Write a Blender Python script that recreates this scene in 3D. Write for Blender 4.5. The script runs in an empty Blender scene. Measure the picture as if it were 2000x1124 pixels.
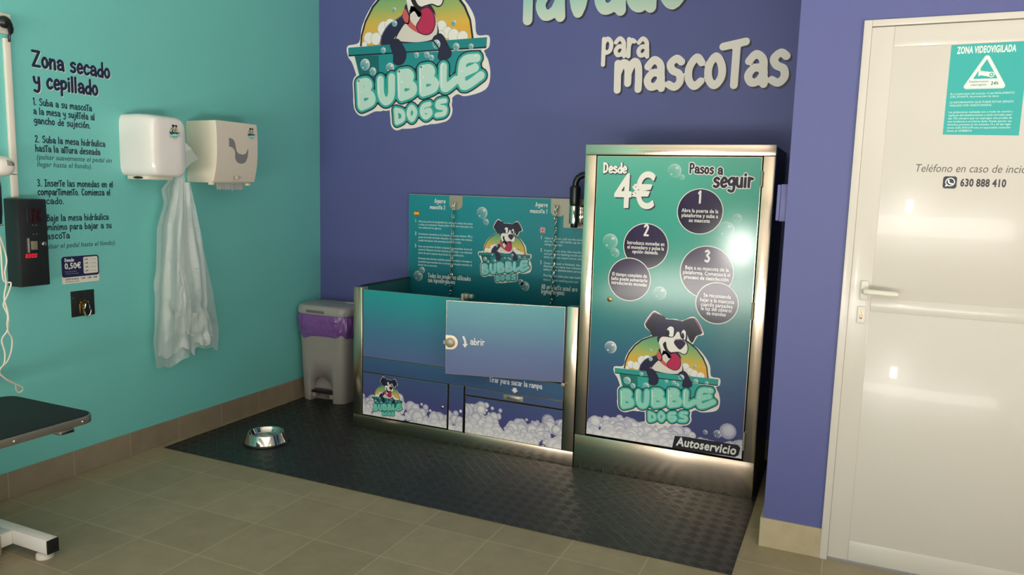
import bpy, bmesh, math, random
import numpy as np
from mathutils import Vector, Matrix
from mathutils.geometry import tessellate_polygon
C = bpy.context.scene.collection
SC = bpy.context.scene
# ------------------------------------------------------------------ camera
cam = bpy.data.objects.new('camera', bpy.data.cameras.new('camera'))
C.objects.link(cam)
_r = Vector((0.91177948, 0.40975748, 0.02751347))
_u = Vector((-0.07756441, 0.10603008, 0.99133314))
_f = Vector((-0.40328891, 0.90601127, -0.12845864))
_m = Matrix((_r, _u, -_f)).transposed().to_4x4()
_m.translation = (3.378559, -4.268493, 1.448431)
cam.matrix_world = _m
cam.data.sensor_width = 36.0
cam.data.lens = 1473.049 * 36.0 / 2000.0
cam.data.clip_start = 0.05
SC.camera = cam
# ------------------------------------------------------------------ world, light, exposure
W = bpy.data.worlds.new('daylight')
SC.world = W
W.use_nodes = True
_nt = W.node_tree
_g = _nt.nodes.new('ShaderNodeTexCoord'); _s = _nt.nodes.new('ShaderNodeSeparateXYZ'); _rp = _nt.nodes.new('ShaderNodeValToRGB')
_nt.links.new(_g.outputs['Generated'], _s.inputs[0]); _nt.links.new(_s.outputs['Z'], _rp.inputs[0]); _nt.links.new(_rp.outputs['Color'], _nt.nodes['Background'].inputs[0])
for _k, (_pos, _c) in enumerate(((0.0, (0.10, 0.10, 0.09)), (0.02, (0.16, 0.15, 0.13)), (0.045, (0.95, 0.86, 0.74)), (0.16, (0.80, 0.76, 0.70)), (0.34, (0.80, 0.90, 1.0)))):
    _e = _rp.color_ramp.elements[_k] if _k < 2 else _rp.color_ramp.elements.new(_pos)   # shaded kerbside, sunlit houses opposite, open sky
    _e.position = _pos; _e.color = (*_c, 1)
_nt.nodes['Background'].inputs[1].default_value = 1.7
SC.view_settings.view_transform = 'Standard'
SC.view_settings.look = 'None'
SC.view_settings.gamma = 1.0
SC.view_settings.use_curve_mapping = False
SC.view_settings.exposure = 0.0
SC.cycles.use_denoising = True
SC.cycles.max_bounces = 8
def area(name, loc, target, sx, sy, watts, col):
    l = bpy.data.lights.new(name, 'AREA')
    l.shape = 'RECTANGLE'
    l.size, l.size_y, l.energy, l.color = sx, sy, watts, col
    o = bpy.data.objects.new(name, l)
    C.objects.link(o)
    o.location = loc
    d = Vector(target) - Vector(loc)
    o.rotation_euler = d.to_track_quat('-Z', 'Y').to_euler()
    return o
# the shop front stands open behind the photographer: sky through the opening, and the sunlit pavement outside throwing light up into the room
area('sunlit_pavement', (2.9, -9.1, 0.0), (2.9, -9.1, 5.0), 5.6, 4.2, 1200, (1.0, 0.94, 0.88))
area('added_side_light', (7.6, -5.0, 0.0), (7.6, -5.0, 5.0), 3.4, 3.2, 860, (1.0, 0.95, 0.90))  # lamp added at the unseen side to brighten the left wall
area('added_streak_lamp', (1.86, -9.0, 0.66), (2.6, 0, 1.1), 0.24, 0.42, 38, (1.0, 0.95, 0.88))  # lamp added for the bright streak mirrored on the cabinet door
_p = area('shop_front_opening', (2.525, -6.32, 1.275), (2.525, 0, 1.275), 5.05, 2.55, 1, (1, 1, 1))
_p.data.cycles.is_portal = True
_p = area('added_side_opening', (5.52, -4.75, 1.275), (0, -4.75, 1.275), 3.1, 2.55, 1, (1, 1, 1))  # portal for the unseen side opening added to light the left wall
_p.data.cycles.is_portal = True
# ------------------------------------------------------------------ helpers
def lin(c):
    return tuple(((v / 255.0) / 12.92 if v / 255.0 <= 0.04045 else ((v / 255.0 + 0.055) / 1.055) ** 2.4) for v in c)
def mixc(a, b, t):
    return tuple(a[i] + (b[i] - a[i]) * t for i in range(3))
class M:
    def __init__(s):
        s.bm = bmesh.new()
    def box(s, x0, x1, y0, y1, z0, z1, bev=0.0, seg=2):
        v = [s.bm.verts.new(p) for p in ((x0, y0, z0), (x1, y0, z0), (x1, y1, z0), (x0, y1, z0), (x0, y0, z1), (x1, y0, z1), (x1, y1, z1), (x0, y1, z1))]
        fs = [s.bm.faces.new([v[i] for i in q]) for q in ((3, 2, 1, 0), (4, 5, 6, 7), (0, 1, 5, 4), (1, 2, 6, 5), (2, 3, 7, 6), (3, 0, 4, 7))]
        if bev:
            es = list({e for f in fs for e in f.edges})
            bmesh.ops.bevel(s.bm, geom=es, offset=bev, segments=seg, profile=0.5, affect='EDGES')
        return s
    def prism(s, pts, vec, bev=0.0, seg=2):
        vec = Vector(vec)
        a = [s.bm.verts.new(p) for p in pts]
        b = [s.bm.verts.new(Vector(p) + vec) for p in pts]
        fs = [s.bm.faces.new(a), s.bm.faces.new(b[::-1])]
        n = len(a)
        for i in range(n):
            fs.append(s.bm.faces.new((a[i], b[i], b[(i + 1) % n], a[(i + 1) % n])))
        bmesh.ops.recalc_face_normals(s.bm, faces=fs)
        if bev:
            es = list({e for f in fs for e in f.edges})
            bmesh.ops.bevel(s.bm, geom=es, offset=bev, segments=seg, profile=0.5, affect='EDGES')
        return s
    def loft(s, rings, cap0=True, cap1=True, closed=True):
        vs = [[s.bm.verts.new(p) for p in r] for r in rings]
        fs = []
        n = len(vs[0])
        for a, b in zip(vs, vs[1:]):
            for i in range(n if closed else n - 1):
                j = (i + 1) % n
                fs.append(s.bm.faces.new((a[i], a[j], b[j], b[i])))
        if cap0: fs.append(s.bm.faces.new(vs[0][::-1]))
        if cap1: fs.append(s.bm.faces.new(vs[-1]))
        if cap0 or cap1 or closed:
            bmesh.ops.recalc_face_normals(s.bm, faces=fs)
        return s
    def tube(s, pts, r, n=10, closed=False):
        pts = [Vector(p) for p in pts]
        k = len(pts)
        rr = r if isinstance(r, (list, tuple)) else [r] * k
        prev = None
        rings = []
        for i in range(k):
            if closed:
                t = pts[(i + 1) % k] - pts[i - 1]
            else:
                t = pts[min(i + 1, k - 1)] - pts[max(i - 1, 0)]
            t.normalize()
            if prev is None:
                a = Vector((0, 0, 1)) if abs(t.z) < 0.9 else Vector((1, 0, 0))
                nrm = t.cross(a).normalized()
            else:
                nrm = (prev - t * prev.dot(t)).normalized()
            prev = nrm
            b = t.cross(nrm)
            rings.append([pts[i] + (nrm * math.cos(2 * math.pi * j / n) + b * math.sin(2 * math.pi * j / n)) * rr[i] for j in range(n)])
        if closed:
            vs = [[s.bm.verts.new(p) for p in q] for q in rings]
            fs = []
            for i in range(k):
                a, b = vs[i], vs[(i + 1) % k]
                for j in range(n):
                    fs.append(s.bm.faces.new((a[j], a[(j + 1) % n], b[(j + 1) % n], b[j])))
            bmesh.ops.recalc_face_normals(s.bm, faces=fs)
        else:
            s.loft(rings)
        return s
    def lathe(s, c, prof, n=48, axis='z', caps=True):
        rings = []
        for r, h in prof:
            ring = []
            for j in range(n):
                a = 2 * math.pi * j / n
                ca, sa = r * math.cos(a), r * math.sin(a)
                p = {'z': (ca, sa, h), 'y': (ca, h, sa), 'x': (h, ca, sa)}[axis]
                ring.append((c[0] + p[0], c[1] + p[1], c[2] + p[2]))
            rings.append(ring)
        return s.loft(rings, caps, caps)
    def ball(s, c, rx, ry, rz, nu=20, nv=12):
        rings = []
        for i in range(1, nv):
            t = math.pi * i / nv
            rings.append([(c[0] + rx * math.sin(t) * math.cos(2 * math.pi * j / nu), c[1] + ry * math.sin(t) * math.sin(2 * math.pi * j / nu), c[2] - rz * math.cos(t)) for j in range(nu)])
        return s.loft(rings)
def rootloc(p):
    return p.location.copy() if p.parent is None else rootloc(p.parent)
def finish(name, bm, mat, parent=None, smooth=True, angle=35, loc=None):
    me = bpy.data.meshes.new(name)
    off = Vector((0, 0, 0))
    if parent is not None:
        off = rootloc(parent)
    elif loc is not None:
        off = Vector(loc)
    for v in bm.verts:
        v.co -= off
    if smooth:
        for f in bm.faces: f.smooth = True
        for e in bm.edges:
            e.smooth = not (len(e.link_faces) == 2 and e.calc_face_angle(0) > math.radians(angle))
    bm.to_mesh(me)
    bm.free()
    me.materials.append(mat)
    o = bpy.data.objects.new(name, me)
    C.objects.link(o)
    if parent is not None:
        o.parent = parent
    elif loc is not None:
        o.location = loc
    return o
def obj(name, m, mat, parent=None, **k):
    return finish(name, m.bm, mat, parent, **k)
def tag(o, label=None, cat=None, group=None, kind=None):
    if label: o['label'] = label
    if cat: o['category'] = cat
    if group: o['group'] = group
    if kind: o['kind'] = kind
    return o
def thing(name, label, cat, loc, group=None):
    o = bpy.data.objects.new(name, None)
    C.objects.link(o)
    o.location = loc
    o.empty_display_size = 0.05
    return tag(o, label, cat, group)
# ------------------------------------------------------------------ materials
def mat(name, rgb, rough=0.5, metal=0.0, var=0.0, scale=8.0, bump=0.0, bscale=120.0, spec=0.5, coat=0.0, rvar=0.0, stretch=None, aniso=0.0):
    m = bpy.data.materials.new(name)
    m.use_nodes = True
    nt = m.node_tree
    b = nt.nodes['Principled BSDF']
    base = (*lin(rgb), 1)
    b.inputs['Base Color'].default_value = base
    b.inputs['Roughness'].default_value = rough
    b.inputs['Metallic'].default_value = metal
    b.inputs['Specular IOR Level'].default_value = spec
    b.inputs['Coat Weight'].default_value = coat
    if aniso: b.inputs['Anisotropic'].default_value = aniso
    tc = nt.nodes.new('ShaderNodeNewGeometry')
    vec = tc.outputs['Position']
    if stretch:
        mp = nt.nodes.new('ShaderNodeMapping')
        mp.inputs['Scale'].default_value = stretch
        nt.links.new(vec, mp.inputs['Vector'])
        vec = mp.outputs['Vector']
    n = nt.nodes.new('ShaderNodeTexNoise')
    n.inputs['Scale'].default_value = scale
    n.inputs['Detail'].default_value = 5.0
    nt.links.new(vec, n.inputs['Vector'])
    if var:
        mx = nt.nodes.new('ShaderNodeMix')
        mx.data_type = 'RGBA'
        mx.inputs['A'].default_value = (*[c * (1 - var) for c in base[:3]], 1)
        mx.inputs['B'].default_value = (*[min(1, c * (1 + var)) for c in base[:3]], 1)
        nt.links.new(n.outputs['Fac'], mx.inputs['Factor'])
        nt.links.new(mx.outputs['Result'], b.inputs['Base Color'])
    if rvar:
        mr = nt.nodes.new('ShaderNodeMapRange')
        mr.inputs['To Min'].default_value = max(0.02, rough - rvar)
        mr.inputs['To Max'].default_value = rough + rvar
        nt.links.new(n.outputs['Fac'], mr.inputs['Value'])
        nt.links.new(mr.outputs['Result'], b.inputs['Roughness'])
    if bump:
        n2 = nt.nodes.new('ShaderNodeTexNoise')
        n2.inputs['Scale'].default_value = bscale
        n2.inputs['Detail'].default_value = 3.0
        nt.links.new(vec, n2.inputs['Vector'])
        bp = nt.nodes.new('ShaderNodeBump')
        bp.inputs['Strength'].default_value = bump
        bp.inputs['Distance'].default_value = 0.002
        nt.links.new(n2.outputs['Fac'], bp.inputs['Height'])
        nt.links.new(bp.outputs['Normal'], b.inputs['Normal'])
    return m
def math_node(nt, op, a, b=None, c=None):
    n = nt.nodes.new('ShaderNodeMath')
    n.operation = op
    for i, v in enumerate((a, b, c)):
        if v is None: continue
        if isinstance(v, (int, float)): n.inputs[i].default_value = v
        else: nt.links.new(v, n.inputs[i])
    return n.outputs[0]
def tile_mat(name, rgb, grout, axes, rough=0.42):
    """stone-look tiles; axes = [(axis, offset, pitch, half joint)]"""
    m = mat(name, rgb, rough, var=0.0)
    nt = m.node_tree
    b = nt.nodes['Principled BSDF']
    g = nt.nodes.new('ShaderNodeNewGeometry')
    sp = nt.nodes.new('ShaderNodeSeparateXYZ')
    nt.links.new(g.outputs['Position'], sp.inputs[0])
    mask = None
    ids = []
    for ax, off, pitch, hw in axes:
        q = math_node(nt, 'DIVIDE', math_node(nt, 'SUBTRACT', sp.outputs[ax], off), pitch)
        ids.append(math_node(nt, 'FLOOR', q))
        fr = math_node(nt, 'FRACT', q)
        d = math_node(nt, 'MULTIPLY', math_node(nt, 'MINIMUM', fr, math_node(nt, 'SUBTRACT', 1.0, fr)), pitch)
        k = math_node(nt, 'LESS_THAN', d, hw)
        mask = k if mask is None else math_node(nt, 'MAXIMUM', mask, k)
    cb = nt.nodes.new('ShaderNodeCombineXYZ')
    for i, q in enumerate(ids): nt.links.new(q, cb.inputs[i])
    wn = nt.nodes.new('ShaderNodeTexWhiteNoise')
    nt.links.new(cb.outputs[0], wn.inputs['Vector'])
    n1 = nt.nodes.new('ShaderNodeTexNoise')
    n1.inputs['Scale'].default_value = 9.0; n1.inputs['Detail'].default_value = 8.0; n1.inputs['Roughness'].default_value = 0.65
    nt.links.new(g.outputs['Position'], n1.inputs['Vector'])
    v = math_node(nt, 'ADD', math_node(nt, 'MULTIPLY', n1.outputs['Fac'], 0.55), math_node(nt, 'MULTIPLY', wn.outputs['Value'], 0.16))
    v = math_node(nt, 'ADD', v, 0.62)
    mx = nt.nodes.new('ShaderNodeMix'); mx.data_type = 'RGBA'; mx.blend_type = 'MULTIPLY'
    mx.inputs['Factor'].default_value = 1.0
    mx.inputs['A'].default_value = (*lin(rgb), 1)
    cc = nt.nodes.new('ShaderNodeCombineColor')
    for i in range(3): nt.links.new(v, cc.inputs[i])
    nt.links.new(cc.outputs[0], mx.inputs['B'])
    m2 = nt.nodes.new('ShaderNodeMix'); m2.data_type = 'RGBA'
    nt.links.new(mask, m2.inputs['Factor'])
    nt.links.new(mx.outputs['Result'], m2.inputs['A'])
    m2.inputs['B'].default_value = (*lin(grout), 1)
    nt.links.new(m2.outputs['Result'], b.inputs['Base Color'])
    hgt = math_node(nt, 'SUBTRACT', math_node(nt, 'MULTIPLY', n1.outputs['Fac'], 0.15), mask)
    bp = nt.nodes.new('ShaderNodeBump')
    bp.inputs['Strength'].default_value = 0.25; bp.inputs['Distance'].default_value = 0.002
    nt.links.new(hgt, bp.inputs['Height'])
    nt.links.new(bp.outputs['Normal'], b.inputs['Normal'])
    return m
def checker_mat(name):
    """black rubber matting with a raised basket-weave of fine ribs, set at 45 degrees"""
    m = mat(name, (38, 36, 33), 0.42, spec=0.55)
    nt = m.node_tree
    b = nt.nodes['Principled BSDF']
    g = nt.nodes.new('ShaderNodeNewGeometry')
    sp = nt.nodes.new('ShaderNodeSeparateXYZ')
    nt.links.new(g.outputs['Position'], sp.inputs[0])
    X, Y = sp.outputs[0], sp.outputs[1]
    p = math_node(nt, 'DIVIDE', math_node(nt, 'ADD', X, Y), 1.4142 * 0.046)
    q = math_node(nt, 'DIVIDE', math_node(nt, 'SUBTRACT', X, Y), 1.4142 * 0.046)
    par = math_node(nt, 'FLOORED_MODULO', math_node(nt, 'ADD', math_node(nt, 'FLOOR', p), math_node(nt, 'FLOOR', q)), 2.0)
    fp, fq = math_node(nt, 'FRACT', p), math_node(nt, 'FRACT', q)
    s1 = math_node(nt, 'SINE', math_node(nt, 'MULTIPLY', fp, 6.2832 * 5))
    s2 = math_node(nt, 'SINE', math_node(nt, 'MULTIPLY', fq, 6.2832 * 5))
    rib = math_node(nt, 'ADD', math_node(nt, 'MULTIPLY', s1, par), math_node(nt, 'MULTIPLY', s2, math_node(nt, 'SUBTRACT', 1.0, par)))
    e = math_node(nt, 'MINIMUM', math_node(nt, 'MINIMUM', fp, math_node(nt, 'SUBTRACT', 1.0, fp)), math_node(nt, 'MINIMUM', fq, math_node(nt, 'SUBTRACT', 1.0, fq)))
    gap = math_node(nt, 'LESS_THAN', e, 0.05)
    h = math_node(nt, 'ADD', math_node(nt, 'MULTIPLY', rib, math_node(nt, 'SUBTRACT', 0.5, math_node(nt, 'MULTIPLY', gap, 0.5))), math_node(nt, 'MULTIPLY', gap, 0.8))
    bp = nt.nodes.new('ShaderNodeBump')
    bp.inputs['Strength'].default_value = 0.7; bp.inputs['Distance'].default_value = 0.0012
    nt.links.new(h, bp.inputs['Height'])
    nt.links.new(bp.outputs['Normal'], b.inputs['Normal'])
    r = math_node(nt, 'SUBTRACT', math_node(nt, 'ADD', 0.36, math_node(nt, 'MULTIPLY', par, 0.12)), math_node(nt, 'MULTIPLY', gap, 0.08))
    nt.links.new(r, b.inputs['Roughness'])
    n1 = nt.nodes.new('ShaderNodeTexNoise'); n1.inputs['Scale'].default_value = 5.0; n1.inputs['Detail'].default_value = 6.0
    nt.links.new(g.outputs['Position'], n1.inputs['Vector'])
    mx = nt.nodes.new('ShaderNodeMix'); mx.data_type = 'RGBA'
    mx.inputs['A'].default_value = (*lin((20, 22, 21)), 1); mx.inputs['B'].default_value = (*lin((34, 33, 30)), 1)
    nt.links.new(n1.outputs['Fac'], mx.inputs['Factor'])
    m3 = nt.nodes.new('ShaderNodeMix'); m3.data_type = 'RGBA'
    nt.links.new(math_node(nt, 'ADD', math_node(nt, 'MULTIPLY', gap, 0.75), math_node(nt, 'MULTIPLY', par, 0.08)), m3.inputs['Factor'])
    nt.links.new(mx.outputs['Result'], m3.inputs['A']); m3.inputs['B'].default_value = (*lin((54, 47, 39)), 1)  # paler brown ridges and cells: the cabinet's reflection put into the colour
    nt.links.new(m3.outputs['Result'], b.inputs['Base Color'])
    return m
def print_mat(name, rough, coat=0.0, gain=1.0, spec=0.5):
    m = bpy.data.materials.new(name)
    m.use_nodes = True
    nt = m.node_tree
    b = nt.nodes['Principled BSDF']
    b.inputs['Roughness'].default_value = rough
    b.inputs['Coat Weight'].default_value = coat
    b.inputs['Coat Roughness'].default_value = 0.12
    b.inputs['Specular IOR Level'].default_value = spec
    a = nt.nodes.new('ShaderNodeAttribute'); a.attribute_name = 'Col'
    nt.links.new(a.outputs['Color'], b.inputs['Base Color'])
    return m
MT = {}
MT['teal_wall'] = mat('teal_wall_paint', (112, 194, 186), 0.55, var=0.03, scale=3, bump=0.25, bscale=160)
MT['blue_wall'] = mat('violet_blue_wall_paint', (84, 89, 143), 0.5, var=0.02, scale=3, bump=0.12, bscale=120)
MT['white_paint'] = mat('white_ceiling_paint', (206, 203, 196), 0.7)
MT['grey_wall'] = mat('pale_wall_paint', (205, 203, 196), 0.7)
MT['floor'] = tile_mat('stone_floor_tile', (150, 135, 106), (178, 166, 136), [(0, 0.1921, 0.3187, 0.0016), (1, -2.2149, 0.3161, 0.0016)])
MT['skirt_l'] = tile_mat('stone_skirting_tile', (142, 128, 106), (170, 158, 134), [(1, -2.2149, 0.3161, 0.0018)])
MT['skirt_r'] = tile_mat('stone_skirting_end_tile', (182, 166, 134), (184, 172, 146), [(0, 2.95, 0.95, 0.0016)])
MT['mat'] = checker_mat('black_rubber_matting')
MT['steel'] = mat('brushed_stainless_steel', (210, 194, 172), 0.2, 1.0, var=0.03, scale=3, rvar=0.03, stretch=(1, 1, 10))
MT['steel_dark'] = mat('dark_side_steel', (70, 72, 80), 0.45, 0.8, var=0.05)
MT['chrome'] = mat('polished_chrome', (214, 210, 200), 0.07, 1.0)
MT['plate'] = mat('satin_steel_plate', (168, 160, 142), 0.42, 0.5, var=0.05, bump=0.05)
MT['alu'] = mat('aluminium_trim', (176, 172, 164), 0.36, 1.0, var=0.05, scale=20)
MT['black_rubber'] = mat('black_table_rubber', (13, 15, 15), 0.7, bump=0.25, bscale=300)
MT['black_plastic'] = mat('black_plastic', (20, 20, 22), 0.32, var=0.05)
MT['black_box'] = mat('black_powder_coat', (25, 29, 30), 0.42, bump=0.1, bscale=400)
MT['white_plastic'] = mat('white_enamel', (232, 226, 220), 0.14, var=0.01, coat=0.4)
MT['cream_plastic'] = mat('cream_plastic', (226, 216, 196), 0.35, var=0.01)
MT['cream_front'] = mat('cream_front_plastic', (216, 205, 188), 0.33, var=0.01)
MT['white_metal'] = mat('white_powder_coat', (228, 222, 212), 0.4, var=0.02)
MT['trunk'] = mat('white_trunking_plastic', (222, 214, 200), 0.4)
MT['door'] = mat('white_lacquered_aluminium', (210, 203, 192), 0.24, var=0.01, scale=2, coat=0.1)
MT['handle'] = mat('white_handle_lacquer', (224, 220, 206), 0.3)
MT['window_grey'] = mat('smoked_window_plastic', (128, 128, 128), 0.2)
MT['paper'] = mat('white_paper', (214, 214, 208), 0.8, bump=0.2, bscale=200)
MT['brass'] = mat('brass', (190, 150, 90), 0.25, 1.0)
MT['copper_key'] = mat('lock_brass', (176, 140, 120), 0.3, 1.0)
MT['bin'] = mat('grey_bin_plastic', (150, 143, 136), 0.42, var=0.03, bump=0.08, bscale=500)
MT['bin_lid'] = mat('grey_lid_plastic', (158, 155, 150), 0.33, var=0.02)
MT['dark_in'] = mat('recess_shade', (24, 24, 26), 0.6)  # near-black in place of the shade inside slots, keyholes and gaps
MT['teal_inside'] = mat('tub_inner_panel', (30, 96, 100), 0.3, var=0.03)
MT['slot'] = mat('brass_slot_plate', (168, 160, 130), 0.35, 0.6)
MT['smoke'] = mat('smoked_red_window', (42, 16, 20), 0.15)
MT['cord'] = mat('white_cord', (226, 216, 196), 0.5)
MT['silver'] = mat('silver_ring', (200, 200, 196), 0.2, 1.0)
MT['purple_box'] = mat('painted_box_violet', (112, 112, 168), 0.45)
MT['vinyl'] = print_mat('printed_vinyl', 0.42)
MT['panel'] = print_mat('printed_panel', 0.30)
MT['gloss'] = print_mat('printed_gloss_panel', 0.13, 0.0)
def liner_mat():
    m = mat('purple_bin_liner', (122, 78, 146), 0.2, var=0.14, scale=14, bump=1.0, bscale=22)
    m.node_tree.nodes['Principled BSDF'].inputs['Coat Weight'].default_value = 0.4
    return m
MT['liner'] = liner_mat()
for _n in MT['liner'].node_tree.nodes:
    if _n.type == 'BUMP': _n.inputs['Distance'].default_value = 0.014
MT['bin_recess_shade'] = mat('lid_grey_recess_shade', (104, 102, 98), 0.45)  # darker than the lid: shade of the grip recess as colour
def bag_mat():
    m = bpy.data.materials.new('translucent_white_film')
    m.use_nodes = True
    nt = m.node_tree
    nt.nodes.remove(nt.nodes['Principled BSDF'])
    out = nt.nodes['Material Output']
    d = nt.nodes.new('ShaderNodeBsdfDiffuse'); d.inputs[0].default_value = (*lin((238, 242, 238)), 1)
    t = nt.nodes.new('ShaderNodeBsdfTranslucent'); t.inputs[0].default_value = (*lin((236, 240, 236)), 1)
    a = nt.nodes.new('ShaderNodeBsdfTransparent')
    g = nt.nodes.new('ShaderNodeBsdfGlossy'); g.inputs['Roughness'].default_value = 0.3
    ge = nt.nodes.new('ShaderNodeNewGeometry')
    vo = nt.nodes.new('ShaderNodeTexNoise'); vo.inputs['Scale'].default_value = 16.0; vo.inputs['Detail'].default_value = 4.0; vo.inputs['Distortion'].default_value = 1.2
    nt.links.new(ge.outputs['Position'], vo.inputs['Vector'])
    bp = nt.nodes.new('ShaderNodeBump'); bp.inputs['Strength'].default_value = 0.55; bp.inputs['Distance'].default_value = 0.012
    nt.links.new(vo.outputs['Fac'], bp.inputs['Height'])
    for q in (d, t, g): nt.links.new(bp.outputs['Normal'], q.inputs['Normal'])
    m1 = nt.nodes.new('ShaderNodeMixShader'); m1.inputs[0].default_value = 0.4
    m2 = nt.nodes.new('ShaderNodeMixShader'); m2.inputs[0].default_value = 0.42
    m3 = nt.nodes.new('ShaderNodeMixShader'); m3.inputs[0].default_value = 0.06
    nt.links.new(d.outputs[0], m1.inputs[1]); nt.links.new(t.outputs[0], m1.inputs[2])
    nt.links.new(m1.outputs[0], m2.inputs[1]); nt.links.new(a.outputs[0], m2.inputs[2])
    nt.links.new(m2.outputs[0], m3.inputs[1]); nt.links.new(g.outputs[0], m3.inputs[2])
    nt.links.new(m3.outputs[0], out.inputs[0])
    return m
MT['film'] = bag_mat()
def led_mat():
    m = bpy.data.materials.new('red_led_digits')
    m.use_nodes = True
    b = m.node_tree.nodes['Principled BSDF']
    b.inputs['Base Color'].default_value = (0.3, 0.0, 0.01, 1)
    b.inputs['Emission Color'].default_value = (1.0, 0.02, 0.04, 1)
    b.inputs['Emission Strength'].default_value = 1.0
    return m
MT['led'] = led_mat()
# ------------------------------------------------------------------ flat printing: polygons with their own ink colour
EPS = 0.00022
def smooth_path(pts, sub=5):
    """Catmull-Rom through points; a third value marks a sharp corner"""
    runs, cur = [], []
    for p in pts:
        cur.append((float(p[0]), float(p[1])))
        if len(p) > 2 and len(cur) > 1:
            runs.append(cur); cur = [cur[-1]]
    if len(cur) > 1: runs.append(cur)
    out = []
    for r in runs:
        n = len(r)
        if n == 2:
            seg = list(r)
        else:
            closed = r[0] == r[-1]
            seg = []
            for i in range(n - 1):
                p0 = r[i - 1] if i > 0 else (r[-2] if closed else r[0])
                p1, p2 = r[i], r[i + 1]
                p3 = r[i + 2] if i + 2 < n else (r[1] if closed else r[-1])
                for k in range(sub):
                    t = k / sub
                    seg.append(tuple(0.5 * (2 * p1[a] + (p2[a] - p0[a]) * t + (2 * p0[a] - 5 * p1[a] + 4 * p2[a] - p3[a]) * t * t + (3 * p1[a] - p0[a] - 3 * p2[a] + p3[a]) * t ** 3) for a in (0, 1)))
            seg.append(r[-1])
        out += seg if not out else seg[1:]
    return out
def ngon(x, y, r, n=16, ry=None):
    ry = r if ry is None else ry
    return [(x + r * math.cos(2 * math.pi * i / n), y + ry * math.sin(2 * math.pi * i / n)) for i in range(n)]
def clip_poly(pts, cols, rect):
    x0, x1, y0, y1 = rect
    for ax, lim, sg in ((0, x0, 1), (0, x1, -1), (1, y0, 1), (1, y1, -1)):
        op, oc = [], []
        n = len(pts)
        for i in range(n):
            a, b = pts[i], pts[(i + 1) % n]
            ca, cb = cols[i], cols[(i + 1) % n]
            da, db = (a[ax] - lim) * sg, (b[ax] - lim) * sg
            if da >= 0: op.append(a); oc.append(ca)
            if (da >= 0) != (db >= 0):
                t = da / (da - db)
                op.append((a[0] + (b[0] - a[0]) * t, a[1] + (b[1] - a[1]) * t)); oc.append(mixc(ca, cb, t))
        pts, cols = op, oc
        if len(pts) < 3: return [], []
    return pts, cols
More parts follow.
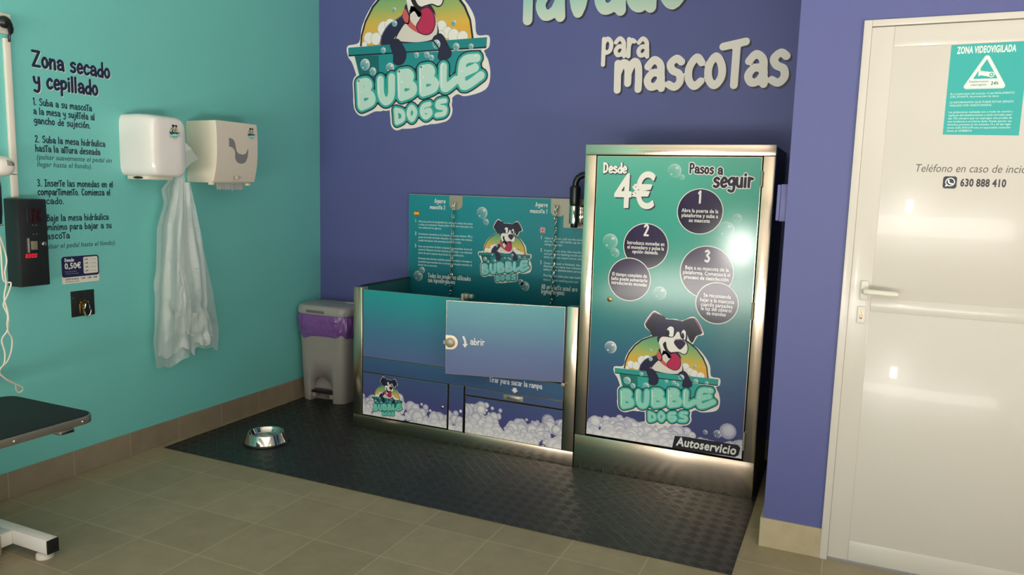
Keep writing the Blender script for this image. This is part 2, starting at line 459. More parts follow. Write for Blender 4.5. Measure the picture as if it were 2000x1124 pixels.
class Print:
    """a flat print in the plane o + a*u + b*v, layers stacked along n"""
    def __init__(s, o, u, v, n=None, rect=None):
        s.o, s.u, s.v = Vector(o), Vector(u), Vector(v)
        s.n = Vector(n) if n else s.u.cross(s.v)
        s.q = []
        s.rect = rect
    def convex(s, pts, col, layer=0):
        cols = [col(*p) if callable(col) else lin(col) for p in pts]
        if s.rect: pts, cols = clip_poly(pts, cols, s.rect)
        if len(pts) >= 3: s.q.append((pts, cols, layer))
    def poly(s, pts, col, layer=0):
        pts = [(float(p[0]), float(p[1])) for p in pts]
        for t in tessellate_polygon([[Vector((p[0], p[1], 0)) for p in pts]]):
            s.convex([pts[i] for i in t], col, layer)
    def strip(s, x0, x1, stops, layer=0):
        for (za, ca), (zb, cb) in zip(stops, stops[1:]):
            f = lambda x, z: mixc(lin(ca), lin(cb), (z - za) / (zb - za))
            s.convex([(x0, za), (x1, za), (x1, zb), (x0, zb)], f, layer)
    def field(s, X, Y, F, c, col, layer):
        """fill F > 0 on the grid (X, Y) with non-overlapping pieces (marching squares, runs merged)"""
        ins = F > 0
        cnt = ins[:-1, :-1].astype(int) + ins[1:, :-1] + ins[:-1, 1:] + ins[1:, 1:]
        solid = None if callable(col) else lin(col)
        def put(q):
            if solid is None or s.rect: s.convex(q, col, layer)
            else: s.q.append((q, [solid] * len(q), layer))
        for j in range(cnt.shape[1]):
            row = cnt[:, j]
            if not row.any(): continue
            y0, y1 = Y[j], Y[j + 1]
            run = None
            for i in range(cnt.shape[0]):
                k = row[i]
                if k == 4:
                    if run is None: run = i
                    continue
                if run is not None:
                    put([(X[run], y0), (X[i], y0), (X[i], y1), (X[run], y1)]); run = None
                if k == 0: continue
                cs = ((X[i], y0, F[i, j]), (X[i + 1], y0, F[i + 1, j]), (X[i + 1], y1, F[i + 1, j + 1]), (X[i], y1, F[i, j + 1]))
                q = []
                for m in range(4):
                    a, b = cs[m], cs[(m + 1) % 4]
                    if a[2] > 0: q.append((a[0], a[1]))
                    if (a[2] > 0) != (b[2] > 0):
                        t = a[2] / (a[2] - b[2])
                        q.append((a[0] + (b[0] - a[0]) * t, a[1] + (b[1] - a[1]) * t))
                if len(q) >= 3: put(q)
            if run is not None: put([(X[run], y0), (X[-1], y0), (X[-1], y1), (X[run], y1)])
    def strokes(s, paths, r, col, layer=0, sub=5, fine=2.6):
        """the union of round-ended strokes of radius r along smooth paths"""
        P = [smooth_path(q, sub) for q in paths]
        P = [q for q in P if len(q) > 1]
        if not P: return
        xs = [p[0] for q in P for p in q]; ys = [p[1] for q in P for p in q]
        c = r / fine
        g = r + 2 * c
        nx, ny = int((max(xs) - min(xs) + 2 * g) / c) + 2, int((max(ys) - min(ys) + 2 * g) / c) + 2
        X, Y = min(xs) - g + np.arange(nx) * c, min(ys) - g + np.arange(ny) * c
        D = np.full((nx, ny), 1e9)
        for q in P:
            for a, b in zip(q, q[1:]):
                i0, i1 = int((min(a[0], b[0]) - g - X[0]) / c), int((max(a[0], b[0]) + g - X[0]) / c) + 2
                j0, j1 = int((min(a[1], b[1]) - g - Y[0]) / c), int((max(a[1], b[1]) + g - Y[0]) / c) + 2
                i0, j0 = max(0, i0), max(0, j0)
                gx, gy = X[i0:i1, None], Y[None, j0:j1]
                dx, dy = b[0] - a[0], b[1] - a[1]
                l2 = dx * dx + dy * dy or 1e-12
                t = np.clip(((gx - a[0]) * dx + (gy - a[1]) * dy) / l2, 0, 1)
                D[i0:i1, j0:j1] = np.minimum(D[i0:i1, j0:j1], np.hypot(gx - a[0] - t * dx, gy - a[1] - t * dy))
        F = r - D
        F[np.abs(F) < c * 1e-3] = c * 1e-3
        s.field(X, Y, F, c, col, layer)
    def stroke(s, pts, r, col, layer=0, sub=5):
        s.strokes([pts], r, col, layer, sub)
    def rrect(s, x0, x1, y0, y1, r, col, layer=0):
        pts = []
        for cx, cy, a0 in ((x1 - r, y1 - r, 0), (x0 + r, y1 - r, 90), (x0 + r, y0 + r, 180), (x1 - r, y0 + r, 270)):
            pts += [(cx + r * math.cos(math.radians(a0 + k * 15)), cy + r * math.sin(math.radians(a0 + k * 15))) for k in range(7)]
        s.convex(pts, col, layer)
    def bubble(s, x, y, r, bg, k=0.45, layer=1, hi=(235, 238, 235)):
        """a printed soap bubble: pale rim and two glints over the ink colour bg(x, z)"""
        hi = lin(hi)
        N = 18
        for r0, r1, k0, k1 in ((0.0, 0.6, 0.26, 0.34), (0.6, 0.88, 0.34, 0.56), (0.88, 1.0, 0.85, 0.65)):
            for i in range(N):
                a, b = 2 * math.pi * i / N, 2 * math.pi * (i + 1) / N
                f = lambda px, pz: mixc(bg(px, pz), hi, k * (k0 if math.hypot(px - x, pz - y) < r * (r0 + r1) / 2 else k1) * (1.0 + 0.7 * ((px - x) + (pz - y)) / r))
                q = [(x + r * r1 * math.cos(a), y + r * r1 * math.sin(a)), (x + r * r1 * math.cos(b), y + r * r1 * math.sin(b))]
                q += [(x + r * r0 * math.cos(b), y + r * r0 * math.sin(b)), (x + r * r0 * math.cos(a), y + r * r0 * math.sin(a))] if r0 else [(x, y)]
                s.convex(q, f, layer)
        s.convex(ngon(x + r * 0.38, y + r * 0.42, r * 0.24, 10, r * 0.17), lambda px, pz: mixc(bg(px, pz), hi, min(1, k * 1.7)), layer + 1)
        s.convex(ngon(x - r * 0.40, y - r * 0.48, r * 0.14, 8), lambda px, pz: mixc(bg(px, pz), hi, min(1, k * 1.3)), layer + 1)
    def suds(s, x, y, r, a, b, layer):
        """one opaque printed foam bubble, pale centre a to violet rim b"""
        N = 14
        a, b = lin(a), lin(b)
        cx, cy = x + r * 0.2, y + r * 0.25
        for i in range(N):
            t0, t1 = 2 * math.pi * i / N, 2 * math.pi * (i + 1) / N
            P = lambda t, k: (cx + (x - cx) * k + r * k * math.cos(t), cy + (y - cy) * k + r * k * math.sin(t))
            for k0, k1, m0, m1 in ((0, .55, 0, .12), (.55, .9, .12, .62), (.9, 1.0, .66, .34)):
                q = [P(t0, k1), P(t1, k1)] + ([P(t1, k0), P(t0, k0)] if k0 else [P(0, 0)])
                w = [m1, m1] + ([m0, m0] if k0 else [m0])
                cols = [mixc(a, b, z) for z in w]
                if s.rect:
                    q, cols = clip_poly(q, cols, s.rect)
                if len(q) >= 3: s.q.append((q, cols, layer))
    def text(s, body, x0, y0, h, col, layer=0, w=None, bold=0.0, shear=0.0, align='L', xs=0.62):
        """sans lettering; y0 = baseline, h = capital height, w = width it has to fill"""
        cap = sans_cap()
        k = h / cap
        gl, x = [], 0.0
        for ch in body:
            polys, adv = sans(ch, bold if bold == 0 else (bold, h > .03))
            gl.append((x, polys)); x += adv
        kx = w / x if w else k * xs
        wid = x * kx
        ox = x0 if align == 'L' else (x0 - wid if align == 'R' else x0 - wid / 2)
        for n_, (gx, polys) in enumerate(gl):
            for q in polys:
                s.convex([(ox + (gx + p[0]) * kx + shear * p[1] * k * .8, y0 + p[1] * k) for p in q], col, layer + .3 * (n_ % 2))
    def hand(s, body, x0, y0, h, r, col, layer=0, w=None, align='L', tilt=0.0, lean=0.0, dx=0.0, dy=0.0, grow=0.0, track=1.6, sub=4):
        """rounded hand lettering; h = capital height"""
        glyphs, x, nat = [], 0.0, 0.0
        for ch in body:
            adv, st = hand_glyph(ch)
            glyphs.append((x, st)); x += adv + track
        nat = x - track
        k = h / 15.0
        kx = w / nat if w else k * 0.9
        wid = nat * kx
        ox = x0 if align == 'L' else (x0 - wid if align == 'R' else x0 - wid / 2)
        paths = []
        for gx, st in glyphs:
            for q in st:
                pts = []
                for p in q:
                    px = (gx + p[0]) * kx; py = p[1] * k
                    t = (ox + px + lean * py + dx, y0 + py + tilt * px + dy)
                    pts.append(t + ((1,) if len(p) > 2 else ()))
                paths.append(pts)
        s.strokes(paths, r + grow, col, layer, sub)
    def build(s, name, mat, parent=None, loc=None):
        me = bpy.data.meshes.new(name)
        off = rootloc(parent) if parent is not None else Vector(loc or (0, 0, 0))
        vs, fs, cs = [], [], []
        for pts, cols, layer in s.q:
            ar = sum(pts[i][0] * pts[(i + 1) % len(pts)][1] - pts[(i + 1) % len(pts)][0] * pts[i][1] for i in range(len(pts)))
            if abs(ar) < 1e-10: continue
            if ar < 0: pts, cols = pts[::-1], cols[::-1]
            b = len(vs)
            for p in pts: vs.append(s.o + s.u * p[0] + s.v * p[1] + s.n * (EPS * (layer + 1)) - off)
            fs.append(tuple(range(b, len(vs)))); cs += cols
        me.from_pydata(vs, [], fs)
        a = me.color_attributes.new('Col', 'FLOAT_COLOR', 'POINT')
        a.data.foreach_set('color', [x for c in cs for x in (c[0], c[1], c[2], 1.0)])
        me.materials.append(mat)
        me.update()
        o = bpy.data.objects.new(name, me)
        C.objects.link(o)
        if parent is not None: o.parent = parent
        elif loc is not None: o.location = loc
        return o
_sans = {}
def _grab(t):
    cu = bpy.data.curves.new('lettering_outline', 'FONT')
    cu.body, cu.resolution_u, cu.fill_mode = t, 3, 'FRONT'
    o = bpy.data.objects.new('lettering_outline', cu)
    C.objects.link(o)
    e = o.evaluated_get(bpy.context.evaluated_depsgraph_get())
    me = e.to_mesh()
    V = [(v.co.x, v.co.y) for v in me.vertices]
    q = [list(p.vertices) for p in me.polygons]
    e.to_mesh_clear()
    bpy.data.objects.remove(o); bpy.data.curves.remove(cu)
    return V, q
def sans_cap():
    if 'cap' not in _sans: _sans['cap'] = max(p[1] for p in _grab('H')[0])
    return _sans['cap']
def sans(ch, bold):
    """polygons and advance of one letter; bold = (extra weight, fine grid)"""
    if (ch, bold) in _sans: return _sans[(ch, bold)]
    if ('raw', ch) not in _sans:
        wd = lambda t: max(p[0] for p in _grab(t)[0])
        _sans[('raw', ch)] = (_grab(ch) if ch != ' ' else ([], []), wd('H' + ch + 'H') - wd('HH'))
    (V, T), adv = _sans[('raw', ch)]
    polys = [[V[i] for i in t] for t in T]
    if bold and polys:
        cnt = {}
        key = lambda i: (round(V[i][0], 5), round(V[i][1], 5))
        for t in T:
            for a, b in zip(t, t[1:] + t[:1]):
                a, b = key(a), key(b)
                if (b, a) in cnt: del cnt[(b, a)]
                else: cnt[(a, b)] = 1
        c = .012 if bold[1] else .026
        g = bold[0] + 2 * c
        xs, ys = [p[0] for p in V], [p[1] for p in V]
        X = np.arange(min(xs) - g, max(xs) + g + c, c); Y = np.arange(min(ys) - g, max(ys) + g + c, c)
        gx, gy = X[:, None], Y[None, :]
        D = np.full((len(X), len(Y)), 1e9); W_ = np.zeros((len(X), len(Y)), bool)
        for a, b in cnt:
            dx, dy = b[0] - a[0], b[1] - a[1]
            t = np.clip(((gx - a[0]) * dx + (gy - a[1]) * dy) / (dx * dx + dy * dy or 1e-12), 0, 1)
            D = np.minimum(D, np.hypot(gx - a[0] - t * dx, gy - a[1] - t * dy))
            if dy: W_ ^= ((a[1] > gy) != (b[1] > gy)) & (gx < a[0] + dx * (gy - a[1]) / dy)
        F = np.where(W_, D, -D) + bold[0]
        F[np.abs(F) < 1e-5] = 1e-5
        T_ = Print((0, 0, 0), (1, 0, 0), (0, 1, 0))
        T_.field(X, Y, F, c, (255, 255, 255), 0)
        polys = [q[0] for q in T_.q]
        adv += bold[0] * 1.2
    _sans[(ch, bold)] = (polys, adv)
    return polys, adv
HAND = {
 'a': '7 1,7.6 3.4,9.8 6,8 6.4,4.6 6.8,0|6.4,4.8 3.2,5.4 1,3 2.4,.6 5,1.2 6.6,3.6', 'b': '6.6 1,15 1,.4|1,5.4 3.6,7.8 6.2,5.6 5.8,1.8 3,.2 1,1.6',
 'c': '6 5.8,8 3.8,9.8 1.2,6.6 1.2,2.6 3.4,.2 5.8,1.8', 'd': '6.6 6,15 6.1,0|6,6 3.6,7.8 1,5 1.3,1.6 3.4,.3 6,2.6',
 'e': '6.2 1.3,4.8 5.8,5.6 5.4,8.6 3.4,9.8 1.2,6.5 1.4,2 3.6,.2 5.8,1.6', 'f': '5.4 5.4,14.4 3.6,14.8 2.4,12 2.4,0|.4,8.4 4.8,8.8',
 'g': '6.6 6,8 3.6,9.6 1,6.8 1.4,3.4 3.6,2.4 6,4.5|6.2,9.4 6.3,-2 4,-4.6 1.2,-3.4', 'h': '6.4 1,15 1,0|1,5 3,8.4 5.2,8.2 5.8,5 5.8,0',
 'i': '2.2 1.1,9 1.1,0|1.1,12.4 1.1,12.9', 'j': '3 2.2,9 2.2,-2 .8,-4.4 -.8,-3.6|2.2,12.4 2.2,12.9', 'l': '2.2 1.1,15 1.1,0',
 'm': '10.8 1,9.2 1.2,0|1.1,5.6 3,9.2 5,8.4 5.4,5 5.4,2.2|5.4,5.6 7.4,9.4 9.2,8.6 9.8,5 9.8,0', 'n': '6.6 1,9.4 1,0|1,5.5 3.2,9 5.4,8.2 5.8,4 5.8,0',
 'o': '6.6 3.5,9.8 1.1,6.8 1.2,2.6 3.5,.2 5.9,2.8 5.8,6.8 3.5,9.8', 'p': '6.6 1,9.4 1,-5|1,7 3.4,9.6 6,7.4 5.6,3.4 3,1.8 1,3',
 'q': '6.6 6,8 3.6,9.6 1,6.8 1.4,3.4 3.6,2.4 6,4.5|6.2,9.4 6.2,-5', 'r': '5 1,9.4 1.1,0|1.1,5.5 2.6,8.8 4.6,8.2',
 's': '6 5.6,8.6 3.6,9.8 1.3,8 2.4,5.8 4.9,4.6 5.4,2 3.4,.2 1,1.2', 't': '5 -2.2,12.8 6,14|2.8,13.4 2.6,0', 'u': '6.8 1,9.4 1.2,2.8 3.2,.2 5.4,2 5.8,9.4|5.8,9.4 6.1,0',
 'v': '6.4 .8,9.4 3.2,.5 5.8,9.4', 'w': '9 .8,9.4 2.6,.6 4.5,7 6.4,.6 8.2,9.4', 'y': '6.6 .8,9.4 1.4,5.5 3.2,4 5.6,5.2|6,9.4 5.9,-1 4,-4.6 1,-3.8', 'z': '6 1,9.4 5.6,9.4! 1,.4! 5.8,.4',
 'k': '6 1,15 1,0|5.4,9 1.4,4.6! 5.6,0', 'x': '6 1,9 5.4,0|5.4,9 1,0',
 'Z': '8 .6,14.8 7.4,14.8! .6,.4! 7.4,.4', 'S': '7.4 6.6,13 4.2,15 1.4,12.4 3,8.8 6,6.6 6.6,3 4.2,.2 1,1.6', 'D': '8 1.4,15 1.4,0|1,14.8 5,14 7.2,9 5.8,2.6 1.2,.2',
 'P': '7 1.4,15 1.4,0|1.2,14.2 4.8,14.8 6.8,11.4 5.2,7.8 1.6,7', 'I': '5.4 .4,14.8 5,14.8|2.7,14.8 2.7,.3|.4,.3 5,.3', 'C': '7.4 6.8,12.6 4.4,15 1.4,10.5 1.6,3.4 4.4,.1 7,2.4',
 'B': '7.2 1.4,15 1.4,0|1.2,14.6 4.8,14.8 5.8,11.4 2,8.2|2,8.2 6.6,6.6 6,1.4 1.4,.2', 'A': '7.6 .6,0 2.4,9 3.9,15 5.4,9 7,0|1.6,5.4 6,5.4', 'T': '8 .2,14.6 7.8,14.8|4,14.8 4,0',
 '1': '4 .8,12.4 2.8,15! 2.8,0', '2': '7 1,12 3.4,14.8 6,12 4.8,7.6 1,.4! 6.4,.4', '3': '7 1,13.4 3.6,14.9 5.8,12 3,8.4 6.2,5 4.2,.3 1,1.6', '4': '7.4 5.2,0 5.2,15! .8,5! 7,5',
 '.': '2 1,.2 1,.7', ',': '2 1.2,.6 .6,-2', ' ': '4.2', '(': '3 2.6,15 .8,8 2.6,-2', ')': '3 .6,15 2.4,8 .6,-2'}
_hg = {}
def hand_glyph(ch):
    if ch not in _hg:
        acc = {'á': 'a', 'é': 'e', 'í': 'i', 'ó': 'o', 'ú': 'u', 'ñ': 'n'}
        if ch in acc:
            adv, st = hand_glyph(acc[ch])
            st = [q for q in st if q[0][1] < 12] if ch == 'í' else list(st)
            st = st + ([[(1.5, 12.4), (3, 13.6), (4.4, 12.6), (5.8, 13.6)]] if ch == 'ñ' else [[(adv * .45, 12.2), (adv * .45 + 2, 14.6)]])
            _hg[ch] = (adv, st)
        else:
            d = HAND.get(ch, '4').split(' ', 1)
            st = []
            for q in (d[1].split('|') if len(d) > 1 else []):
                pts = []
                for t in q.split():
                    c = t.endswith('!'); xy = t.rstrip('!').split(',')
                    pts.append((float(xy[0]), float(xy[1])) + ((1,) if c else ()))
                st.append(pts)
            _hg[ch] = (float(d[0]), st)
    return _hg[ch]
LOGO={
 'halo':[(-230,462),(-155,592),(-105,591),(-18,540),(64,543),(128,534),(238,578),(329,438),(303,410),(276,401),(240,329),(231,317),(291,283),(365,204),(404,132),(420,41),(497,31),(501,-32),(465,-59),(497,-108),(513,-199),(483,-276),(355,-311),(294,-299),(251,-337),(252,-410),(222,-452),(162,-470),(89,-475),(-14,-497),(-130,-494),(-173,-454),(-181,-372),(-242,-389),(-296,-391),(-382,-419),(-440,-385),(-459,-317),(-446,-227),(-431,-182),(-465,-89),(-500,-41),(-503,21),(-415,39),(-392,136),(-328,245),(-246,318),(-162,362),(-165,393)],
 'arch_ring':[(-407,14),(-400,82),(-372,165),(-317,252),(-246,316),(-163,355),(-71,384),(31,396),(135,374),(218,331),(281,282),(340,211),(379,129),(400,13)],
 'arch':[(-395,16),(-388,78),(-360,159),(-306,242),(-237,305),(-159,343),(-70,371),(32,382),(130,361),(210,318),(273,270),(329,202),(368,124),(388,11)],
 'body':[(-250,16),(-244,66),(-199,127),(-143,157),(-94,182),(-81,213),(-64,248),(59,262),(124,207),(145,147),(165,55),(134,20),(11,15),(-146,17)],
 'chest':[(-147,40),(-126,77),(-79,134),(-49,134),(-41,209),(-15,264),(50,240),(114,195),(145,147),(153,75),(133,36),(73,21),(-20,20)],
 'collar':[(-71,218),(-96,181),(-48,113),(29,68),(91,62),(48,85),(-27,137)],
 'jaw':[(-67,311),(-15,306),(82,223),(53,188),(23,164),(-10,202),(-40,188),(-58,228)],
 'tongue':[(37,205),(82,219),(120,186),(138,130),(121,76),(81,58),(28,75),(8,115),(34,153),(43,182)],
 'ear_a':[(-219,467),(-152,578),(-115,580),(-26,538),(-75,456),(-104,368),(-147,363),(-166,397)],
 'ear_b':[(128,526),(239,565),(315,442),(262,400),(230,335),(195,370),(176,428),(148,494)],
 'head':[(-102,539),(-17,533),(56,534),(136,523),(171,471),(182,398),(167,336),(77,311),(-77,299),(-99,368),(-111,453)],
 'muzzle':[(-82,318),(-71,350),(-39,370),(33,368),(59,381),(79,420),(112,419),(126,377),(172,339),(194,285),(185,233),(156,217),(112,233),(51,223),(-1,229),(-34,236),(-65,269)],
 'mouth':[(-41,293),(-14,319),(-3,270),(22,233),(62,216),(43,189),(11,209),(-20,241)],
 'nose':[(62,323),(75,347),(125,356),(167,331),(161,302),(121,259),(74,297)],
 'eye_a':[(-8,440),(19,468),(50,458),(55,422),(49,377),(20,374),(-10,400)],
 'pupil_a':[(-21,412),(-6,434),(12,421),(15,391),(0,374),(-22,389)],
 'eye_b':[(126,415),(141,447),(164,433),(168,388),(161,352),(146,348),(130,378)],
 'pupil_b':[(127,406),(138,420),(151,405),(153,374),(141,362),(130,378)],
 'rim':[(-495,10),(487,22),(485,-34),(-493,-38)],
 'rim_line':[(-493,-35),(485,-31),(483,-40),(-493,-44)],
 'tub':[(-449,-39),(451,-47),(426,-160),(-390,-242)],
 'tub_dark':[(-443,-45),(-266,-48),(-258,-202),(-386,-219)],
 'arm_a':[(-180,21),(-132,44),(-95,12),(-65,-45),(-79,-96),(-118,-110),(-153,-95),(-155,-49)],
 'arm_b':[(123,29),(163,57),(192,46),(227,-10),(250,-50),(241,-81),(191,-94),(162,-81),(167,-30)],
}
LOGO_BIG=[[(-405,-211),(-396,-351)],[(-405,-211),(-354,-206),(-336,-234),(-383,-279)],[(-383,-279),(-323,-286),(-315,-329),(-390,-359)],[(-250,-195),(-245,-286),(-211,-330),(-170,-297),(-167,-184)],[(-103,-164),(-96,-302)],[(-103,-164),(-47,-162),(-32,-192),(-86,-226)],[(-86,-226),(-17,-238),(-15,-280),(-92,-307)],[(53,-143),(58,-280)],[(53,-143),(104,-141),(116,-171),(69,-204)],[(69,-204),(135,-216),(137,-258),(60,-283)],[(200,-134),(207,-259),(285,-216)],[(424,-93),(334,-112),(337,-250),(453,-195)],[(334,-178),(414,-149)]]
LOGO_SMALL=[[(-134,-383),(-127,-458)],[(-134,-383),(-87,-398),(-82,-440),(-126,-461)],[(-21,-367),(-42,-407),(-17,-444),(7,-400),(-21,-367)],[(106,-353),(63,-365),(54,-403),(82,-431),(113,-410),(108,-390),(85,-393)],[(215,-335),(170,-343),(166,-370),(213,-379),(209,-410),(159,-419)]]
LOGO_FOAM=[(-340,62,35),(-286,55,37),(-230,113,43),(-184,131,37),(-371,25,18),(180,101,35),(223,63,33),(264,45,37),(325,32,35),(173,46,31)]
LOGO_GLASS=[(-367,-100,37),(-231,-19,19),(10,-59,18),(82,-60,20),(114,-79,19),(148,-2,28),(283,-23,23),(383,-26,17),(-149,137,19),(-153,219,15),(265,115,17),(-308,-144,26),(-181,-127,31)]
NAVY, INK, TEAL, PALE, WHITE = (38, 34, 66), (34, 30, 48), (52, 170, 158), (196, 226, 212), (238, 232, 222)
def logo(P, cx, cz, w, L0=0, detail=True, letters=PALE, tub=(46, 168, 158)):
    """the shop emblem: puppy in a wash tub under an arch, bubble lettering below"""
    T = lambda q: [(cx + p[0] * w / 1000.0, cz + p[1] * w / 1000.0) for p in q]
    SM = ('halo', 'body', 'chest', 'collar', 'jaw', 'tongue', 'ear_a', 'ear_b', 'head', 'muzzle', 'mouth', 'nose', 'eye_a', 'eye_b', 'pupil_a', 'pupil_b', 'arm_a', 'arm_b')
    pl = lambda k, col, lay: P.poly(T(smooth_path(LOGO[k] + LOGO[k][:1], 4 if detail else 2)[:-1] if k in SM else LOGO[k]), col, L0 + lay)
    zz = lambda v: cz + v * w / 1000.0
    k = w / 1000.0
    pl('halo', WHITE, 0)
    P.strokes([T(q) for q in LOGO_BIG], 58 * k, WHITE, L0 + .4, 4, 4.0)
    P.strokes([T(q) for q in LOGO_SMALL], 48 * k, WHITE, L0 + .2, 4, 4.0)
    pl('arch_ring', INK, 1)
    def sky(x, z):
        t = max(0.0, min(1.0, (z - zz(20)) / (zz(330) - zz(20))))
        c = [lin((240, 168, 44)), lin((228, 182, 70)), lin((150, 180, 104)), lin((92, 160, 120))]
        t *= 3; i = min(2, int(t))
        return mixc(c[i], c[i + 1], t - i)
    pl('arch', sky, 2)
    for i, (x, z, r) in enumerate(LOGO_FOAM):
        P.convex(ngon(*T([(x, z)])[0], (r + 3) * k, 16), (176, 178, 172), L0 + 3 + i * .15)
        P.convex(ngon(*T([(x, z)])[0], r * k, 16), (240, 236, 226), L0 + 3.08 + i * .15)
    pl('body', NAVY, 5)
    pl('ear_a', INK, 5); pl('ear_b', INK, 5)
    pl('chest', (222, 214, 202), 6)
    pl('jaw', (226, 218, 206), 6)
    pl('head', NAVY, 7)
    pl('collar', (206, 92, 88), 7)
    pl('muzzle', (238, 232, 222), 8)
    pl('eye_a', (242, 238, 230), 8); pl('eye_b', (242, 238, 230), 8)
    pl('pupil_a', INK, 9); pl('pupil_b', INK, 9)
    pl('mouth', (34, 20, 30), 9); pl('tongue', (190, 40, 84), 10)
    pl('nose', (44, 30, 60), 10)
    if detail:
        e = LOGO['ear_a']; f = LOGO['ear_b']
        P.stroke(T([e[0], e[1], e[2]]), 4 * k, (170, 84, 140), L0 + 8, 2)
        P.stroke(T([f[1], f[2]]), 4 * k, (170, 84, 140), L0 + 8, 2)
        P.stroke(T(LOGO['muzzle'][0:6]), 4 * k, INK, L0 + 9, 3)
        P.stroke(T(LOGO['muzzle'][6:14]), 4 * k, INK, L0 + 9, 3)
        P.stroke(T(LOGO['tongue'] + LOGO['tongue'][:1]), 3.5 * k, (96, 20, 54), L0 + 11, 3)
        P.stroke(T([LOGO['nose'][1], LOGO['nose'][2]]), 5 * k, (150, 80, 130), L0 + 11, 2)
        P.stroke(T(LOGO['chest'][0:5]), 4 * k, INK, L0 + 7, 3)
        P.stroke(T(LOGO['body'][0:5]), 4 * k, (92, 84, 132), L0 + 7, 3)
    d = tuple(int(c * .72) for c in tub)
    pl('tub', tub, 7); pl('tub_dark', d, 8)
    pl('rim', tuple(int(c * .94) for c in tub), 11); pl('rim_line', INK, 12)
    pl('arm_a', NAVY, 13); pl('arm_b', NAVY, 13)
    if detail:
        for a in ('arm_a', 'arm_b'):
            P.stroke(T(LOGO[a] + LOGO[a][:1]), 3.5 * k, INK, L0 + 14, 3)
        for x, z, r in LOGO_GLASS:
            x, z = T([(x, z)])[0]
            P.bubble(x, z, r * k, lambda a, b: lin(tub), 0.7, L0 + 14)
    for n, (g, ra) in enumerate(((LOGO_BIG, (46, 38, 25)), (LOGO_SMALL, (34, 27, 15)))):
        for col, r, lay in ((INK, ra[0], 16), (TEAL, ra[1], 17), (letters, ra[2], 18)):
            P.strokes([T(q) for q in g], r * k, col, L0 + lay + n * .4, 5, 3.6 if detail else 2.5)
    if detail:
        for q in LOGO_BIG:
            x, z = T([q[0]])[0]
            P.convex(ngon(x - 8 * k, z + 12 * k, 5 * k, 8), (250, 250, 244), L0 + 19)
            if abs(q[0][0] - q[1][0]) < 12 and abs(q[0][1] - q[1][1]) > 60: P.stroke(T([(p[0] - 15, p[1] + 3) for p in q[:2]]), 2.5 * k, (236, 246, 238), L0 + 19, 3)
def foam(P, x0, x1, z0, top, n, seed, layer, rmin=.008, rmax=.046):
    """the printed bank of soap bubbles along the foot of a panel"""
    R = random.Random(seed)
    its = []
    for i in range(n):
        x = R.uniform(x0 - .03, x1 + .03)
        t = R.random() ** 1.3
        z = z0 - .01 + t * (top(x) - z0 + .01)
        r = rmin + (rmax - rmin) * R.random() ** 2.0 * (1.0 if t < .8 else .75)
        its.append((t, x, z, r))
    its.sort(key=lambda q: -q[0])
    for i, (t, x, z, r) in enumerate(its):
        a = mixc((246, 240, 236), (214, 206, 222), t * R.random())
        b = mixc((222, 214, 224), (92, 86, 138), min(1, max(0, .12 + 1.2 * t * R.uniform(.4, 1.3))))
        P.suds(x, z, r, a, b, layer + i * 5.0 / n)
# ------------------------------------------------------------------ the room
def struct(name, m, mt, parent=None, **k):
    return tag(obj(name, m, mt, parent, **k), kind='structure')
struct('floor', M().box(-.1, 5.6, -6.5, .1, -.1, 0), MT['floor'], smooth=False)
struct('ceiling', M().box(-.1, 5.6, -6.5, .1, 3.0, 3.1), MT['white_paint'], smooth=False)
struct('wall_left', M().box(-.1, 0, -6.5, .1, 0, 3.0), MT['teal_wall'], smooth=False)
struct('wall_back', M().box(0, 3.14, 0, .1, 0, 3.0), MT['blue_wall'], smooth=False)
w = M().box(3.14, 3.37, -1.09, -.95, 0, 3.0).box(3.37, 4.37, -1.09, -.95, 2.102, 3.0).box(4.37, 5.5, -1.09, -.95, 0, 3.0)
struct('wall_door_side', w, MT['blue_wall'], smooth=False)
struct('wall_return', M().box(3.14, 3.24, -.95, .1, 0, 3.0), MT['blue_wall'], smooth=False)
struct('wall_right', M().box(5.5, 5.6, -3.2, -.9, 0, 3.0).box(5.5, 5.6, -6.5, -6.3, 0, 3.0).box(5.5, 5.6, -6.3, -3.2, 2.55, 3.0), MT['grey_wall'], smooth=False)  # unseen wall, its opening added to let in side light
struct('wall_front', M().box(5.05, 5.5, -6.45, -6.3, 0, 3.0).box(0, 5.05, -6.45, -6.3, 2.55, 3.0), MT['grey_wall'], smooth=False)
struct('baseboard_left', M().box(0, .011, -6.3, 0, 0, .123, .001, 1), MT['skirt_l'], smooth=False)
struct('baseboard_back', M().box(.011, 3.14, -.011, 0, 0, .123, .001, 1), MT['skirt_l'], smooth=False)
struct('baseboard_door_side', M().box(3.129, 3.37, -1.101, -1.09, 0, .123, .001, 1).box(3.129, 3.14, -1.09, -.01, 0, .123, .001, 1), MT['skirt_r'], smooth=False)
# white panelled door
dr = thing('door_1', None, None, (3.87, -1.09, 0)); dr['kind'] = 'structure'
m = M().box(3.366, 3.394, -1.104, -1.0, 0, 2.106, .002).box(4.346, 4.374, -1.104, -1.0, 0, 2.106, .002).box(3.394, 4.346, -1.104, -1.0, 2.083, 2.106, .002)
struct('door_frame', m, MT['door'], dr)
m = M().box(3.3942, 3.47, -1.098, -1.06, .014, 2.080, .002).box(4.27, 4.343, -1.098, -1.06, .014, 2.080, .002)
m.box(3.47, 4.27, -1.0975, -1.06, 2.006, 2.080, .002).box(3.47, 4.27, -1.0975, -1.06, 1.024, 1.078, .002).box(3.47, 4.27, -1.0975, -1.06, .014, .096, .002)
struct('door_leaf', m, MT['door'], dr)
struct('upper_panel', M().box(3.468, 4.272, -1.0945, -1.065, 1.076, 2.008, .001), MT['door'], dr)
struct('lower_panel', M().box(3.468, 4.272, -1.0945, -1.065, .094, 1.026, .001), MT['door'], dr)
